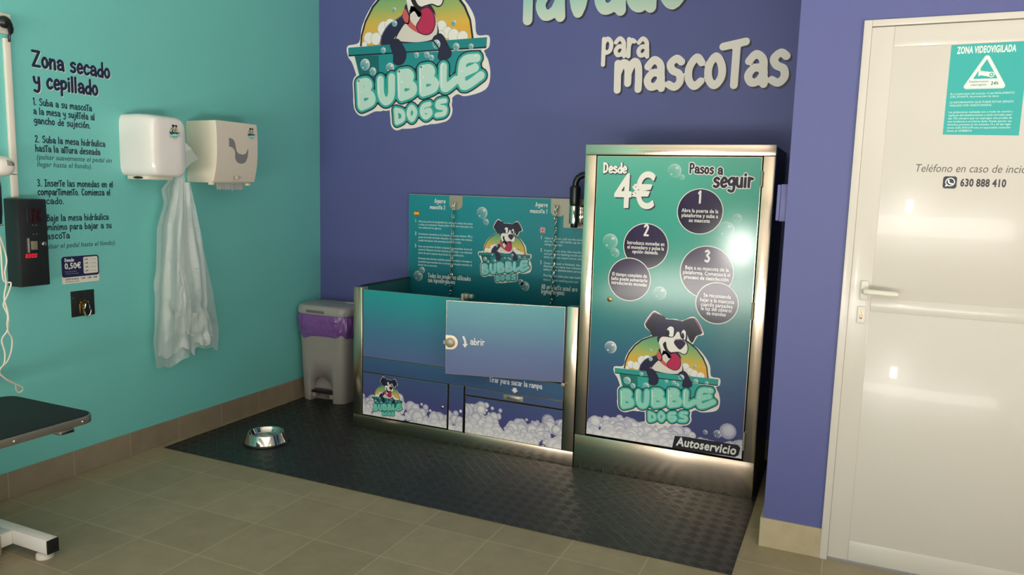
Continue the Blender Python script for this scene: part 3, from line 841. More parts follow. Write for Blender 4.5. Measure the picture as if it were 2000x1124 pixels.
m = M().box(3.430, 3.460, -1.110, -1.097, 1.066, 1.141, .0055, 3)
m.tube([(3.446, -1.105, 1.103), (3.446, -1.132, 1.103), (3.450, -1.143, 1.103), (3.462, -1.148, 1.103), (3.50, -1.149, 1.1025), (3.548, -1.149, 1.101), (3.558, -1.149, 1.101)], [.012, .012, .012, .0115, .011, .011, .009], 14)
struct('door_handle', m, MT['handle'], dr)
es = struct('lock_plate', M().box(3.426, 3.456, -1.107, -1.097, .976, 1.042, .0045, 3), MT['handle'], dr)
m = M().lathe((3.441, 0, 1.018), [(.0085, -1.1105), (.0085, -1.104)], 20, 'y').box(3.4365, 3.4455, -1.1095, -1.104, .994, 1.012, .001)
struct('key_cylinder', m, MT['copper_key'], es)
struct('keyhole', M().box(3.4402, 3.4418, -1.1112, -1.110, 1.013, 1.023), MT['dark_in'], es)
# ------------------------------------------------------------------ lettering and emblem on the back wall
BW = dict(o=(0, -.0006, 0), u=(1, 0, 0), v=(0, 0, 1))
P = Print(**BW)
logo(P, .758, 2.345, 1.045, tub=(32, 142, 146))
o = P.build('wall_emblem', MT['vinyl'], loc=(.758, 0, 2.345))
tag(o, 'large round puppy-in-a-tub emblem sticker high on the violet back wall', 'wall sticker')
def wall_word(name, label, body, x0, z0, h, r, w, fill, tilt=0):
    P = Print(**BW)
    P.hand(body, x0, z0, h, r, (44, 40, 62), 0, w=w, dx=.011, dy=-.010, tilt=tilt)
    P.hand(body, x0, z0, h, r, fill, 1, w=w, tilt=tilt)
    return tag(P.build(name, MT['vinyl'], loc=(x0, 0, z0)), label, 'lettering', 'slogan words on the back wall')
def mint(x, z):
    t = max(0, min(1, (z - 2.42) / .22))
    return mixc(lin((214, 218, 198)), lin((112, 196, 182)), t)
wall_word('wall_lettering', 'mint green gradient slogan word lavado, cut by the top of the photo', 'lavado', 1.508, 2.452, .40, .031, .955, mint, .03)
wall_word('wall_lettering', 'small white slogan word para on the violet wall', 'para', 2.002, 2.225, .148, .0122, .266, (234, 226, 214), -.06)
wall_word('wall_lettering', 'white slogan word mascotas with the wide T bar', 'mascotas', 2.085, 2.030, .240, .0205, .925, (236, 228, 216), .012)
# ------------------------------------------------------------------ lettering on the teal wall
LW = dict(o=(.0006, 0, 0), u=(0, 1, 0), v=(0, 0, 1))
DK = (30, 38, 66)
P = Print(**LW)
for body, z, w in (('Zona secado', 1.938, .385), ('y cepillado', 1.848, .316)):
    P.hand(body, -1.996, z, .066, .0062, (214, 222, 214), 0, w=w, dx=.003, dy=-.003)
    P.hand(body, -1.996, z, .066, .0062, DK, 1, w=w)
tag(P.build('wall_lettering', MT['vinyl'], loc=(0, -1.8, 1.9)), 'large two-line navy heading at the top of the teal wall instructions', 'lettering')
PAR = [('navy step 1 instruction under the heading on the teal wall', [('1. Suba a su mascota', 1.768, -1.716), ('a la mesa y sujétela al', 1.727, -1.703), ('gancho de sujeción.', 1.686, -1.727)], []),
       ('navy step 2 instruction with two italic lines on the teal wall', [('2. Suba la mesa hidráulica', 1.603, -1.652), ('hasta la altura deseada', 1.562, -1.681)], [('(pulsar suavemente el pedal sin', 1.527, -1.618), ('llegar hasta el fondo).', 1.494, -1.727)]),
       ('navy step 3 instruction ending behind the black coin box', [('3. Inserte las monedas en el', 1.406, -1.618), ('compartimento. Comienza el', 1.366, -1.635), ('secado.', 1.325, -1.880)], []),
       ('navy step 4 instruction with one italic line above the price sign', [('4. Baje la mesa hidráulica', 1.246, -1.650), ('al mínimo para bajar a su', 1.204, -1.635), ('mascota', 1.163, -1.860)], [('(pulsar el pedal hasta el fondo).', 1.119, -1.614)])]
for label, big, small in PAR:
    P = Print(**LW)
    for body, z, y1 in big:
        P.hand(body, -2.003, z, .030, .0023, DK, 0, w=y1 + 2.003, sub=3)
    o = P.build('wall_lettering', MT['vinyl'], loc=(0, -1.85, big[0][1]))
    tag(o, label, 'lettering', 'numbered instructions on the teal wall')
    if small:
        P = Print(**LW)
        for body, z, y1 in small:
            P.text(body, -2.001, z, .0225, (42, 70, 84), 0, w=y1 + 2.001, shear=.22)
        P.build('italic_note', MT['vinyl'], o)
# ------------------------------------------------------------------ left edge: socket, plug, trunking, dryer, cord, coin box
o = tag(obj('socket_plate', M().box(0, .012, -2.33, -2.088, 2.052, 2.138, .003), MT['trunk'], loc=(0, -2.2, 2.05)), 'white wall socket plate at the top left edge', 'socket')
m = M().ball((.034, -2.130, 2.096), .020, .028, .026)
m.tube([(.040, -2.118, 2.09), (.038, -2.108, 2.072), (.030, -2.104, 2.056)], [.016, .012, .009], 12)
pg = thing('power_plug', 'black plug and cable stub in the wall socket', 'plug', (.012, -2.12, 2.03))
obj('plug_body', m, MT['black_plastic'], pg)
obj('cable', M().tube([(.030, -2.104, 2.058), (.022, -2.105, 2.045), (.0205, -2.106, 2.020)], .0055, 10), MT['black_plastic'], pg)
obj('prong_base', M().lathe((0, -2.128, 2.098), [(.018, .012), (.018, .02)], 20, 'x'), MT['black_plastic'], pg)
tk = thing('cable_trunking', 'white vertical cable trunking running down to the black coin box', 'trunking', (0, -2.112, 1.353))
obj('upper_cover', M().box(0, .018, -2.124, -2.0985, 1.457, 2.034, .002), MT['trunk'], tk)
obj('lower_cover', M().box(0, .018, -2.125, -2.0995, 1.3525, 1.454, .002), MT['trunk'], tk)
hd = thing('pet_dryer', 'white vented dryer with black grip and white hanging cord at the left edge', 'dryer', (.15, -2.28, 1.25))
def pillow(c, rx, ry, rz, p=2.6, nu=32, nv=18):
    S = lambda v: math.copysign(abs(v) ** (2 / p), v)
    return M().loft([[(c[0] + rx * S(math.sin(math.pi * i / nv)) * S(math.cos(2 * math.pi * j / nu)), c[1] + ry * S(math.sin(math.pi * i / nv)) * S(math.sin(2 * math.pi * j / nu)), c[2] - rz * S(math.cos(math.pi * i / nv))) for j in range(nu)] for i in range(1, nv)])
obj('dryer_head', pillow((.15, -2.268, 1.487), .062, .054, .043), MT['white_metal'], hd)
for k in range(6):
    y = -2.262 + k * .0062
    zt = 1.512 - .0008 * k * k * .4
    q = []
    for z in (1.490, (1.490 + zt) / 2, zt):
        xx = .15 + .062 * (max(0.0, 1 - abs((y - -2.268) / .054) ** 2.6 - abs((z - 1.487) / .043) ** 2.6)) ** (1 / 2.6)
        q.append((xx + .0004, y, z))
    obj('vent_slot', M().tube(q, .0013, 6), MT['dark_in'], hd)
obj('wall_bracket', M().box(0, .10, -2.30, -2.262, 1.452, 1.476, .004), MT['trunk'], hd)
obj('grip', M().lathe((.15, -2.292, 0), [(.026, 1.25), (.030, 1.30), (.031, 1.40), (.026, 1.452)], 24), MT['black_plastic'], hd)
obj('grip_ring', M().lathe((.15, -2.292, 0), [(.028, 1.243), (.030, 1.246), (.028, 1.25)], 24), MT['silver'], hd)
S1 = [(-2.285, 1.242), (-2.275, 1.20), (-2.264, 1.134), (-2.258, 1.019), (-2.243, 1.0), (-2.231, .996), (-2.243, .96), (-2.254, .928), (-2.262, .903), (-2.251, .862), (-2.258, .823), (-2.253, .788), (-2.235, .755), (-2.24, .711), (-2.262, .668), (-2.286, .646), (-2.306, .63)]
S2 = [(-2.29, 1.242), (-2.262, 1.2), (-2.248, 1.146), (-2.244, 1.094), (-2.254, 1.046), (-2.247, .993), (-2.257, .935), (-2.253, .889), (-2.252, .849), (-2.255, .796), (-2.277, .757), (-2.27, .703), (-2.279, .658), (-2.298, .633), (-2.293, .61), (-2.265, .577), (-2.24, .558), (-2.212, .538), (-2.206, .520), (-2.220, .513), (-2.232, .531), (-2.24, .558), (-2.275, .586), (-2.303, .621)]
m = M()
for k, s in enumerate((S1, S2)):
    pp = smooth_path(s, 4)
    m.tube([(.133 + .006 * math.sin(i * .35 + k * 3), a, b) for i, (a, b) in enumerate(pp)], .0033, 8)
obj('power_cord', m, MT['cord'], hd)['label'] = 'white doubled cord'
cb = thing('coin_box', 'black wall-mounted coin box with red digits', 'coin box', (.046, -2.09, .965))
obj('housing', M().box(0, .088, -2.158, -2.028, .965, 1.350, .003), MT['black_box'], cb)
obj('front_cover', M().box(.0885, .093, -2.156, -2.029, .967, 1.348, .0015), MT['black_box'], cb)
obj('viewing_window', M().box(.093, .095, -2.108, -2.055, 1.245, 1.308, .001), MT['smoke'], cb)
obj('window_rim', M().box(.093, .097, -2.121, -2.114, 1.250, 1.318, .001), MT['steel_dark'], cb)
sl = obj('coin_slot', M().box(.093, .098, -2.118, -2.077, 1.122, 1.172, .0015), MT['dark_in'], cb)
obj('slot_plate', M().box(.098, .0995, -2.111, -2.082, 1.128, 1.166, .0005), MT['slot'], sl)
obj('slot_lip', M().box(.093, .103, -2.124, -2.119, 1.116, 1.180, .001), MT['plate'], cb)
for z in (1.196, 1.236):
    for y in (-2.094, -2.080):
        obj('rivet', M().lathe((0, y, z), [(.0022, .093), (.0018, .0945)], 10, 'x'), MT['plate'], cb)
P = Print((.0935, 0, 0), (0, 1, 0), (0, 0, 1))
for k in range(4):
    y = -2.133 + k * .0135
    for q in ([(0, 0), (0, 1)], [(1, 0), (1, 1)], [(0, 1), (1, 1)], [(0, 0), (1, 0)]) + (([(0, .5), (1, .5)],) if k == 0 else ()):
        P.stroke([(y + a * .007 + b * .0015, 1.094 + b * .015) for a, b in q], .0012, (255, 40, 40), 0)
P.build('digit_display', MT['led'], cb)
m = M().lathe((0, -2.050, 1.151), [(.0095, .093), (.0095, .099), (.006, .101)], 20, 'x')
kl = obj('cam_lock', m, MT['chrome'], cb)
obj('keyhole', M().box(.101, .1016, -2.0508, -2.0492, 1.147, 1.155), MT['dark_in'], kl)
# price sign and hook
ps = thing('price_sign', 'small navy and white price sign showing 0,50 euro', 'sign', (0, -1.81, .947))
P = Print((.0025, 0, 0), (0, 1, 0), (0, 0, 1))
obj('sign_plate', M().box(0, .0024, -1.907, -1.716, .947, 1.075, .0008), MT['trunk'], ps)
P.rrect(-1.908, -1.715, .946, 1.076, .012, (222, 218, 206), 0)
P.rrect(-1.908, -1.715, .977, 1.076, .012, (30, 34, 76), 1)
P.rrect(-1.797, -1.721, .988, 1.069, .007, (222, 218, 206), 2)
P.hand('Desde', -1.892, 1.052, .015, .0016, (226, 226, 220), 2, w=.046)
P.text('0,50€', -1.893, 1.018, .026, (232, 230, 222), 2, w=.085, bold=.03)
P.text('Por cada 0,50€', -1.892, 1.001, .0062, (150, 152, 180), 2, w=.058)
P.text('1 minuto de secado', -1.892, .991, .0062, (150, 152, 180), 2, w=.068)
for k, a in enumerate(('0,50€', '1,00€', '1,50€', '2,00€')):
    P.text(a, -1.792, 1.053 - k * .0185, .008, (38, 40, 70), 3, w=.020, bold=.02)
    P.text('→', -1.765, 1.053 - k * .0185, .006, (38, 40, 70), 3, w=.009)
    P.text('%d min' % (k + 1), -1.752, 1.053 - k * .0185, .007, (110, 110, 116), 3, w=.022)
P.text('ADMITE MONEDAS', -1.892, .963, .0078, (38, 40, 70), 1, w=.068, bold=.03)
P.text('No devuelve cambio', -1.892, .953, .006, (38, 40, 70), 1, w=.07, bold=.01)
for k, a in enumerate(('0,50€', '1,00€', '2,00€')):
    P.text(a, -1.812 + k * .032, .963, .0082, (38, 40, 70), 1, w=.022, bold=.03)
P.build('printed_face', MT['vinyl'], ps)
hk = thing('leash_hook', 'dark square plate with a brass snap hook, below the price sign', 'hook', (0, -1.808, .781))
obj('back_plate', M().box(0, .003, -1.869, -1.747, .782, .907, .001), MT['black_box'], hk)
P = Print((.0032, 0, 0), (0, 1, 0), (0, 0, 1))
for k, (a, w_) in enumerate((('Enganche para', .05), ('sujetar a su', .044), ('mascota', .05))):
    P.text(a, -1.812, .893 - k * .014, .007, (62, 66, 74), 0, w=w_)
P.text('Abrir', -1.866, .872, .005, (140, 140, 140), 0, w=.014)
P.build('printed_note', MT['vinyl'], hk)
obj('hook_mount', M().tube([(.003, -1.812, .853), (.012, -1.812, .853), (.022, -1.812, .853)], .011, 14).box(.010, .022, -1.834, -1.788, .846, .858, .004), MT['brass'], hk)
obj('snap_gate', M().box(.010, .020, -1.838, -1.830, .798, .848, .003).box(.010, .022, -1.824, -1.815, .796, .848, .003), MT['brass'], hk)
lp = [(.018 + .004 * math.sin(t), -1.797 + .0165 * math.sin(t) * (1.0 if math.cos(t) < 0 else .55), .817 + .036 * math.cos(t)) for t in [2 * math.pi * i / 28 for i in range(28)]]
obj('snap_ring', M().tube(lp, .0034, 8, True), MT['chrome'], hk)
# ------------------------------------------------------------------ hand dryer, towel dispenser, plastic bag
hd = thing('hand_dryer', 'glossy white hand dryer on the teal wall', 'hand dryer', (.114, -1.46, 1.465))
def rsq(cy, cz, hy, hz, x, p=5.0, n=56):
    out = []
    for i in range(n):
        t = 2 * math.pi * i / n
        c, s_ = math.cos(t), math.sin(t)
        out.append((x, cy + hy * math.copysign(abs(c) ** (2 / p), c), cz + hz * math.copysign(abs(s_) ** (2 / p), s_)))
    return out
prof = [(0.0, 1.0, 1.0, 0), (.10, 1.0, 1.0, 0), (.165, .995, .985, -.002), (.205, .975, .955, -.004), (.221, .94, .92, -.006), (.2275, .87, .86, -.007), (.2285, .5, .5, -.008)]
m = M().loft([rsq(-1.462, 1.620 + dz, .108 * a, .156 * b, x, 7.0 if x < .2 else 5.5) for x, a, b, dz in prof])
cv = obj('cover', m, MT['white_plastic'], hd, angle=60)
obj('outlet_tray', M().box(.02, .165, -1.55, -1.39, 1.449, 1.468, .005), MT['cream_plastic'], hd)
ol = [(.10 + .035 * math.cos(2 * math.pi * i / 24), -1.5512, 1.4585 + .0065 * math.sin(2 * math.pi * i / 24)) for i in range(24)]
obj('air_outlet', M().prism(ol, (0, .003, 0)), MT['dark_in'], hd)
P = Print((.2292, 0, 0), (0, 1, 0), (0, 0, 1))
logo(P, -1.437, 1.690, .066, detail=False, tub=(20, 128, 132))
P.build('emblem_sticker', MT['vinyl'], hd)
td = thing('paper_towel_dispenser', 'cream paper towel dispenser on the teal wall, right of the hand dryer', 'dispenser', (.11, -1.0, 1.44))
PRF = [(.0, 1.442), (.180, 1.442), (.196, 1.452), (.210, 1.50), (.220, 1.55), (.2245, 1.60), (.226, 1.65), (.2255, 1.70), (.224, 1.74), (.219, 1.778), (0, 1.776)]
obj('body', M().prism([(x - .003 if x > 0 else 0, -1.151, z) for x, z in PRF], (0, .305, 0), .004), MT['cream_plastic'], td)
m = M()
m.loft([[(x + .0015, y, z) for y in (-1.150, -.847)] for x, z in PRF[2:10]], False, False, False)
obj('front_cover', m, MT['cream_front'], td)
WIN = [(-1.066, 1.69), (-1.052, 1.688), (-1.038, 1.684), (-1.027, 1.674), (-1.021, 1.661), (-1.017, 1.645), (-1.014, 1.628), (-1.006, 1.615), (-.993, 1.607), (-.964, 1.603), (-.945, 1.608), (-.933, 1.620), (-.924, 1.642), (-.922, 1.618), (-.925, 1.594), (-.931, 1.577), (-.940, 1.563), (-.956, 1.555), (-.977, 1.552), (-.996, 1.556), (-1.009, 1.563), (-1.017, 1.574), (-1.021, 1.587), (-1.022, 1.615), (-1.028, 1.627), (-1.039, 1.636), (-1.052, 1.641), (-1.067, 1.642)]
xs = lambda z: next(a[0] + (b[0] - a[0]) * (z - a[1]) / (b[1] - a[1]) for a, b in zip(PRF[2:], PRF[3:]) if a[1] <= z <= b[1])
P = Print((0, 0, 0), (0, 1, 0), (0, 0, 1))
m = M()
for t in tessellate_polygon([[Vector((a, b, 0)) for a, b in WIN]]):
    m.bm.faces.new([m.bm.verts.new((xs(WIN[i][1]) + .0022, WIN[i][0], WIN[i][1])) for i in t])
bmesh.ops.recalc_face_normals(m.bm, faces=m.bm.faces[:])
obj('level_window', m, MT['window_grey'], td)
obj('latch', M().box(.2085, .2125, -1.012, -.978, 1.466, 1.482, .001), MT['cream_front'], td)
for y in (-1.014, -.976):
    obj('latch_slot', M().box(.207, .2125, y - .002, y + .002, 1.466, 1.482, .0005), MT['plate'], td)
obj('hinge_foot', M().box(.15, .182, -1.15, -1.128, 1.430, 1.444, .004), MT['cream_plastic'], td)
obj('hinge_foot', M().box(.15, .182, -.878, -.856, 1.430, 1.444, .004), MT['cream_plastic'], td)
P = Print((.2272, 0, 0), (0, 1, 0), (0, 0, 1))
logo(P, -.898, 1.722, .060, detail=False, tub=(20, 128, 132))
P.build('emblem_sticker', MT['vinyl'], td)
R = random.Random(4)
m = M()
N = 36
top = [(.165 + .0012 * math.sin(i * .4), -1.105 + .20 * i / N, 1.4415) for i in range(N + 1)]
bot = [(.172 + .0018 * math.sin(i * .4), -1.105 + .20 * i / N, 1.405 + (.0045 if i % 4 in (1, 2) else -.002) + R.uniform(-.002, .002) - (.006 if i in (20, 21) else 0)) for i in range(N + 1)]
a = [m.bm.verts.new(p) for p in top]; b = [m.bm.verts.new(p) for p in bot]
for i in range(N): m.bm.faces.new((a[i], b[i], b[i + 1], a[i + 1]))
bmesh.ops.solidify(m.bm, geom=m.bm.faces[:], thickness=.0008)
tag(obj('paper_towel', m, MT['paper'], loc=(.17, -1.0, 1.405)), 'torn white paper towel end poking out under the cream dispenser', 'paper towel')
def film(name, x_base, left, right, seed, amp, creases, hem=.02, nu=30, nv=64):
    """one layer of thin film between two traced edges (lists of (z, y)), pleated along creases that fan out downwards"""
    R = random.Random(seed)
    cr = sorted(R.uniform(.04, .96) for _ in range(creases))
    sg = [R.uniform(-1, 1) for _ in cr]
    ph = [R.uniform(0, 6.28) for _ in range(5)]
    def at(E, t):
        q = t * (len(E) - 1); i = min(len(E) - 2, int(q)); f = q - i
        return E[i][0] + (E[i + 1][0] - E[i][0]) * f, E[i][1] + (E[i + 1][1] - E[i][1]) * f
    m = M()
    rows = []
    for j in range(nv + 1):
        t = j / nv
        (zl, yl), (zr, yr) = at(left, t), at(right, t)
        row = []
        for i in range(nu + 1):
            u = i / nu
            pl = 0
            for c, s_ in zip(cr, sg):
                cc_ = c + .10 * math.sin(t * 2.2 + s_ * 5)
                pl += s_ * max(0, 1 - abs(u - cc_) / (.10 + .07 * abs(s_)))
            x = x_base + amp * pl * (.5 + .8 * t) + amp * .35 * math.sin(t * 11 + u * 5 + ph[0]) * u * (1 - u) * 3 + .003 * math.sin(t * 37 + u * 9 + ph[1]) * max(0, t - .5)
            x += amp * .8 * max(0, 1 - abs(t - (.72 + .2 * (u - .5))) / .05) * math.sin(ph[2] + u * 4)
            z = zl + (zr - zl) * u + (hem * math.sin(u * 7 + ph[3]) - hem * .6 * abs(math.sin(u * 13 + ph[4]))) * max(0, t - .93) / .07
            row.append(m.bm.verts.new((max(.012, x), yl + (yr - yl) * u, z)))
        rows.append(row)
    for j in range(nv):
        for i in range(nu):
            m.bm.faces.new((rows[j][i], rows[j + 1][i], rows[j + 1][i + 1], rows[j][i + 1]))
    return obj(name, m, MT['film'], bg, angle=24)
bg = thing('plastic_bag', 'long crumpled white translucent plastic bag hanging beside the hand dryer', 'plastic bag', (.12, -1.28, .46))
film('back_layer', .085, [(1.54, -1.312), (1.46, -1.345), (1.40, -1.40), (1.33, -1.385), (1.20, -1.436), (1.0, -1.447), (.84, -1.462), (.70, -1.468), (.60, -1.480), (.475, -1.470)],
     [(1.54, -1.276), (1.46, -1.255), (1.40, -1.238), (1.33, -1.212), (1.20, -1.165), (1.0, -1.110), (.84, -1.070), (.70, -1.048), (.60, -1.030), (.505, -1.040)], 3, .022, 5, .03)
film('side_layer', .125, [(1.50, -1.330), (1.36, -1.372), (1.22, -1.425), (1.05, -1.440), (.90, -1.452), (.76, -1.462), (.64, -1.474), (.555, -1.486)],
     [(1.50, -1.285), (1.36, -1.270), (1.22, -1.250), (1.05, -1.245), (.90, -1.250), (.76, -1.262), (.64, -1.240), (.520, -1.245)], 8, .020, 4, .025)
film('middle_layer', .150, [(1.44, -1.335), (1.30, -1.352), (1.15, -1.378), (1.0, -1.385), (.86, -1.388), (.72, -1.352), (.62, -1.345)],
     [(1.44, -1.272), (1.30, -1.236), (1.15, -1.200), (1.0, -1.182), (.86, -1.172), (.72, -1.165), (.585, -1.160)], 15, .024, 6, .02)
film('fold_layer', .178, [(1.02, -1.400), (.92, -1.402), (.82, -1.408), (.74, -1.420), (.655, -1.430)],
     [(1.02, -1.372), (.92, -1.335), (.82, -1.312), (.74, -1.315), (.640, -1.322)], 21, .012, 3, .006, 18, 34)
film('gathered_end', .180, [(.74, -1.300), (.68, -1.312), (.62, -1.318), (.575, -1.312)],
     [(.74, -1.205), (.68, -1.180), (.62, -1.168), (.560, -1.176)], 27, .018, 6, .012, 24, 24)
m = M()
fl = [(.150, -1.300, 1.650), (.165, -1.272, 1.622), (.175, -1.236, 1.566), (.160, -1.276, 1.536), (.140, -1.305, 1.500), (.120, -1.315, 1.55)]
m.bm.faces.new([m.bm.verts.new(p) for p in fl])
obj('top_corner', m, MT['film'], bg, smooth=False)
# ------------------------------------------------------------------ grooming table
gt = thing('grooming_table', 'black topped pet grooming table with white base at the left edge', 'grooming table', (.468, -2.75, 0))
def rrect_pts(x0, x1, y0, y1, r, z):
    out = []
    for cx, cy, a0 in ((x1 - r, y1 - r, 0), (x0 + r, y1 - r, 90), (x0 + r, y0 + r, 180), (x1 - r, y0 + r, 270)):
        out += [(cx + r * math.cos(math.radians(a0 + k * 11.25)), cy + r * math.sin(math.radians(a0 + k * 11.25)), z) for k in range(9)]
    return out
tr = obj('edge_trim', M().prism(rrect_pts(.20, .735, -3.24, -2.30, .06, .502), (0, 0, .030), .002), MT['alu'], gt)
obj('table_top', M().prism(rrect_pts(.206, .729, -3.234, -2.306, .055, .532), (0, 0, .003), .001), MT['black_rubber'], gt)
for y in (-2.366, -2.628, -2.90):
    obj('trim_bolt', M().ball((.736, y, .516), .0035, .0045, .0045, 12, 8), MT['chrome'], tr)
obj('clamp_slot', M().box(.66, .742, -2.462, -2.405, .487, .502, .002), MT['alu'], gt)
obj('clamp_mouth', M().box(.740, .743, -2.456, -2.409, .489, .498), MT['dark_in'], gt)
ba = obj('base_frame', M().box(.10, .700, -2.511, -2.466, .028, .084, .003).box(.10, .700, -3.075, -3.03, .028, .084, .003).box(.440, .500, -3.03, -2.511, .028, .084, .003), MT['white_metal'], gt)
for y0 in (-2.511, -3.075):
    obj('end_cap', M().box(.700, .708, y0, y0 + .045, .029, .083, .002), MT['black_plastic'], ba)
    for x in (.655, .15):
        obj('levelling_foot', M().lathe((x, y0 + .0225, 0), [(.030, .0), (.031, .004), (.030, .017), (.024, .021), (.010, .022), (.010, .03)], 28), MT['trunk'], ba)
obj('lift_column', M().box(.40, .54, -2.90, -2.78, .084, .30, .004).box(.43, .51, -2.88, -2.80, .30, .50, .004), MT['white_metal'], gt)
pe = obj('foot_pedal', M().box(.500, .512, -2.74, -2.56, .005, .084, .002).box(.512, .575, -2.70, -2.60, .004, .012, .002), MT['plate'], gt)
for p in ((.56, -2.61), (.56, -2.69), (.53, -2.65)):
    obj('pedal_bolt', M().ball((p[0], p[1], .013), .006, .006, .004, 12, 8), MT['chrome'], pe)
# ------------------------------------------------------------------ floor mat, bowl, bin
tag(obj('floor_mat', M().box(.056, 3.064, -1.412, -.02, 0, .004, .001, 1), MT['mat'], smooth=False, loc=(1.56, -.7, 0)), 'black ribbed rubber mat under the tub, bowl and cabinet', 'mat')
bw = thing('dog_bowl', 'polished steel dog bowl with black rubber rim on the mat', 'bowl', (.47, -1.08, .004))
pr = [(.118, .009), (.116, .014), (.1, .054), (.0975, .0585), (.094, .060), (.090, .0585), (.0865, .053), (.079, .034), (.070, .027), (.05, .025), (.001, .0245)]
obj('bowl_shell', M().lathe((.47, -1.08, .004), pr, 64, caps=False), MT['chrome'], bw)
obj('rubber_ring', M().lathe((.47, -1.08, .004), [(.108, 0), (.124, 0), (.126, .004), (.124, .009), (.116, .0105), (.108, .009)], 64, caps=False), MT['black_plastic'], bw)
bn = thing('pedal_bin', 'grey pedal bin in the corner between teal wall and tub', 'bin', (.235, -.165, .004))
def sq(cx, cy, hx, hy, z, p=5.0, n=96, f=None):
    out = []
    for i in range(n):
        t = 2 * math.pi * i / n
        c, s_ = math.cos(t), math.sin(t)
        k = 1.0 + (f(t) if f else 0)
        out.append((cx + hx * k * math.copysign(abs(c) ** (2 / p), c), cy + hy * k * math.copysign(abs(s_) ** (2 / p), s_), z))
    return out
BX, BY = .237, -.172
m = M().loft([sq(BX, BY, .172, .122, .004), sq(BX, BY, .174, .124, .010), sq(BX, BY, .187, .133, .30), sq(BX, BY, .198, .140, .59)])
body = obj('bin_body', m, MT['bin'], bn)
arch = [(BX - .092, -.36, -.02), (BX - .092, -.36, .09)] + [(BX - .092 * math.cos(math.pi * i / 14), -.36, .09 + .086 * math.sin(math.pi * i / 14)) for i in range(1, 14)] + [(BX + .092, -.36, .09), (BX + .092, -.36, -.02)]
cut = obj('arch_cutter', M().prism(arch, (0, .13, 0)), MT['bin'])
bo = body.modifiers.new('cut', 'BOOLEAN'); bo.operation = 'DIFFERENCE'; bo.object = cut; bo.solver = 'EXACT'
cut.location = body.location
bpy.context.view_layer.update()
me2 = bpy.data.meshes.new_from_object(body.evaluated_get(bpy.context.evaluated_depsgraph_get()))
body.modifiers.clear(); body.data = me2
bpy.data.objects.remove(cut)
pdl = obj('pedal', M().box(BX - .084, BX + .084, -.298, -.232, .062, .078, .004), MT['black_plastic'], bn)
for x in (-.072, .072):
    obj('pedal_arm', M().box(BX + x - .014, BX + x + .014, -.285, -.235, .030, .062, .003), MT['bin'], pdl)
m = M().loft([sq(BX, BY, .2, .1425, .596), sq(BX, BY, .207, .147, .598), sq(BX, BY, .2095, .149, .612), sq(BX, BY, .2085, .148, .632), sq(BX, BY, .203, .143, .646), sq(BX, BY - .002, .192, .132, .654), sq(BX, BY, .17, .112, .657)])
lid = obj('lid', m, MT['bin_lid'], bn, angle=50)
obj('lid_grip', M().box(BX - .105, BX + .055, -.3245, -.316, .606, .631, .004), MT['bin_lid'], lid)
obj('grip_recess', M().box(BX - .098, BX + .048, -.3255, -.322, .609, .627, .0015), MT['bin_recess_shade'], lid)
obj('lid_tab', M().box(.29, .37, -.10, -.08, .656, .6595, .001), MT['white_metal'], lid)
R = random.Random(11)
ph = [R.uniform(0, 6.28) for _ in range(8)]
def wob(j):
    def f(t):
        k = j / 9.0
        b = math.sin(math.pi * min(1, k * 1.05)) ** .6
        return b * (.06 + .022 * math.sin(5 * t + ph[0] + k * 2) + .018 * math.sin(11 * t + ph[1] - k * 3) + .011 * math.sin(23 * t + ph[2] + k * 5) + .008 * math.sin(41 * t + ph[3] + k * 3)) + .012
    return f
rings = []
for j in range(10):
    k = j / 9.0
    f = wob(j)
    hx = .199 - .006 * k
    ring = sq(BX, BY, hx, .1405 - .005 * k, 0, 5.0, 160, f)
    rings.append([(max(.013, x), min(-.013, y), .600 - k * (.150 + .014 * math.sin(3 * 2 * math.pi * i / 160 + 1.2) + .007 * math.sin(9 * 2 * math.pi * i / 160))) for i, (x, y, _) in enumerate(ring)])
m = M().loft(rings, False, False)
tag(obj('bin_liner', m, MT['liner'], angle=50, loc=(BX, BY, .45)), 'shiny purple bin liner folded over the rim of the grey bin', 'bin liner')
# ------------------------------------------------------------------ dog washing tub
tb = thing('dog_wash_tub', 'low steel-framed dog wash tub with blue printed panels and open gate', 'wash tub', (1.43, -.33, .004))
G = [(.08, (80, 76, 128)), (.20, (74, 76, 130)), (.35, (66, 88, 130)), (.45, (86, 108, 150)), (.60, (70, 118, 148)), (.74, (50, 140, 150)), (.86, (28, 152, 152))]
GB = [(.33, (58, 82, 124)), (.45, (58, 96, 132))]
def gcol(z, st):
    for (a, ca), (b, cb_) in zip(st, st[1:]):
        if z <= b: return mixc(lin(ca), lin(cb_), max(0, (z - a) / (b - a)))
    return lin(st[-1][1])
FY = -.618
obj('frame_post', M().box(.733, .794, -.622, -.56, .0855, .857, .003), MT['steel'], tb)
obj('frame_post', M().box(2.071, 2.133, -.622, -.56, .0855, .857, .003), MT['steel'], tb)
obj('kick_plate', M().box(.731, 2.134, -.623, -.57, .004, .0845, .002), MT['steel'], tb)
obj('dark_gap_backing', M().box(.76, 2.11, -.600, -.585, .02, .44).box(.76, 1.44, -.600, -.585, .44, .84), MT['dark_in'], tb)  # black sheet behind the panels, putting the shade of gaps in colour
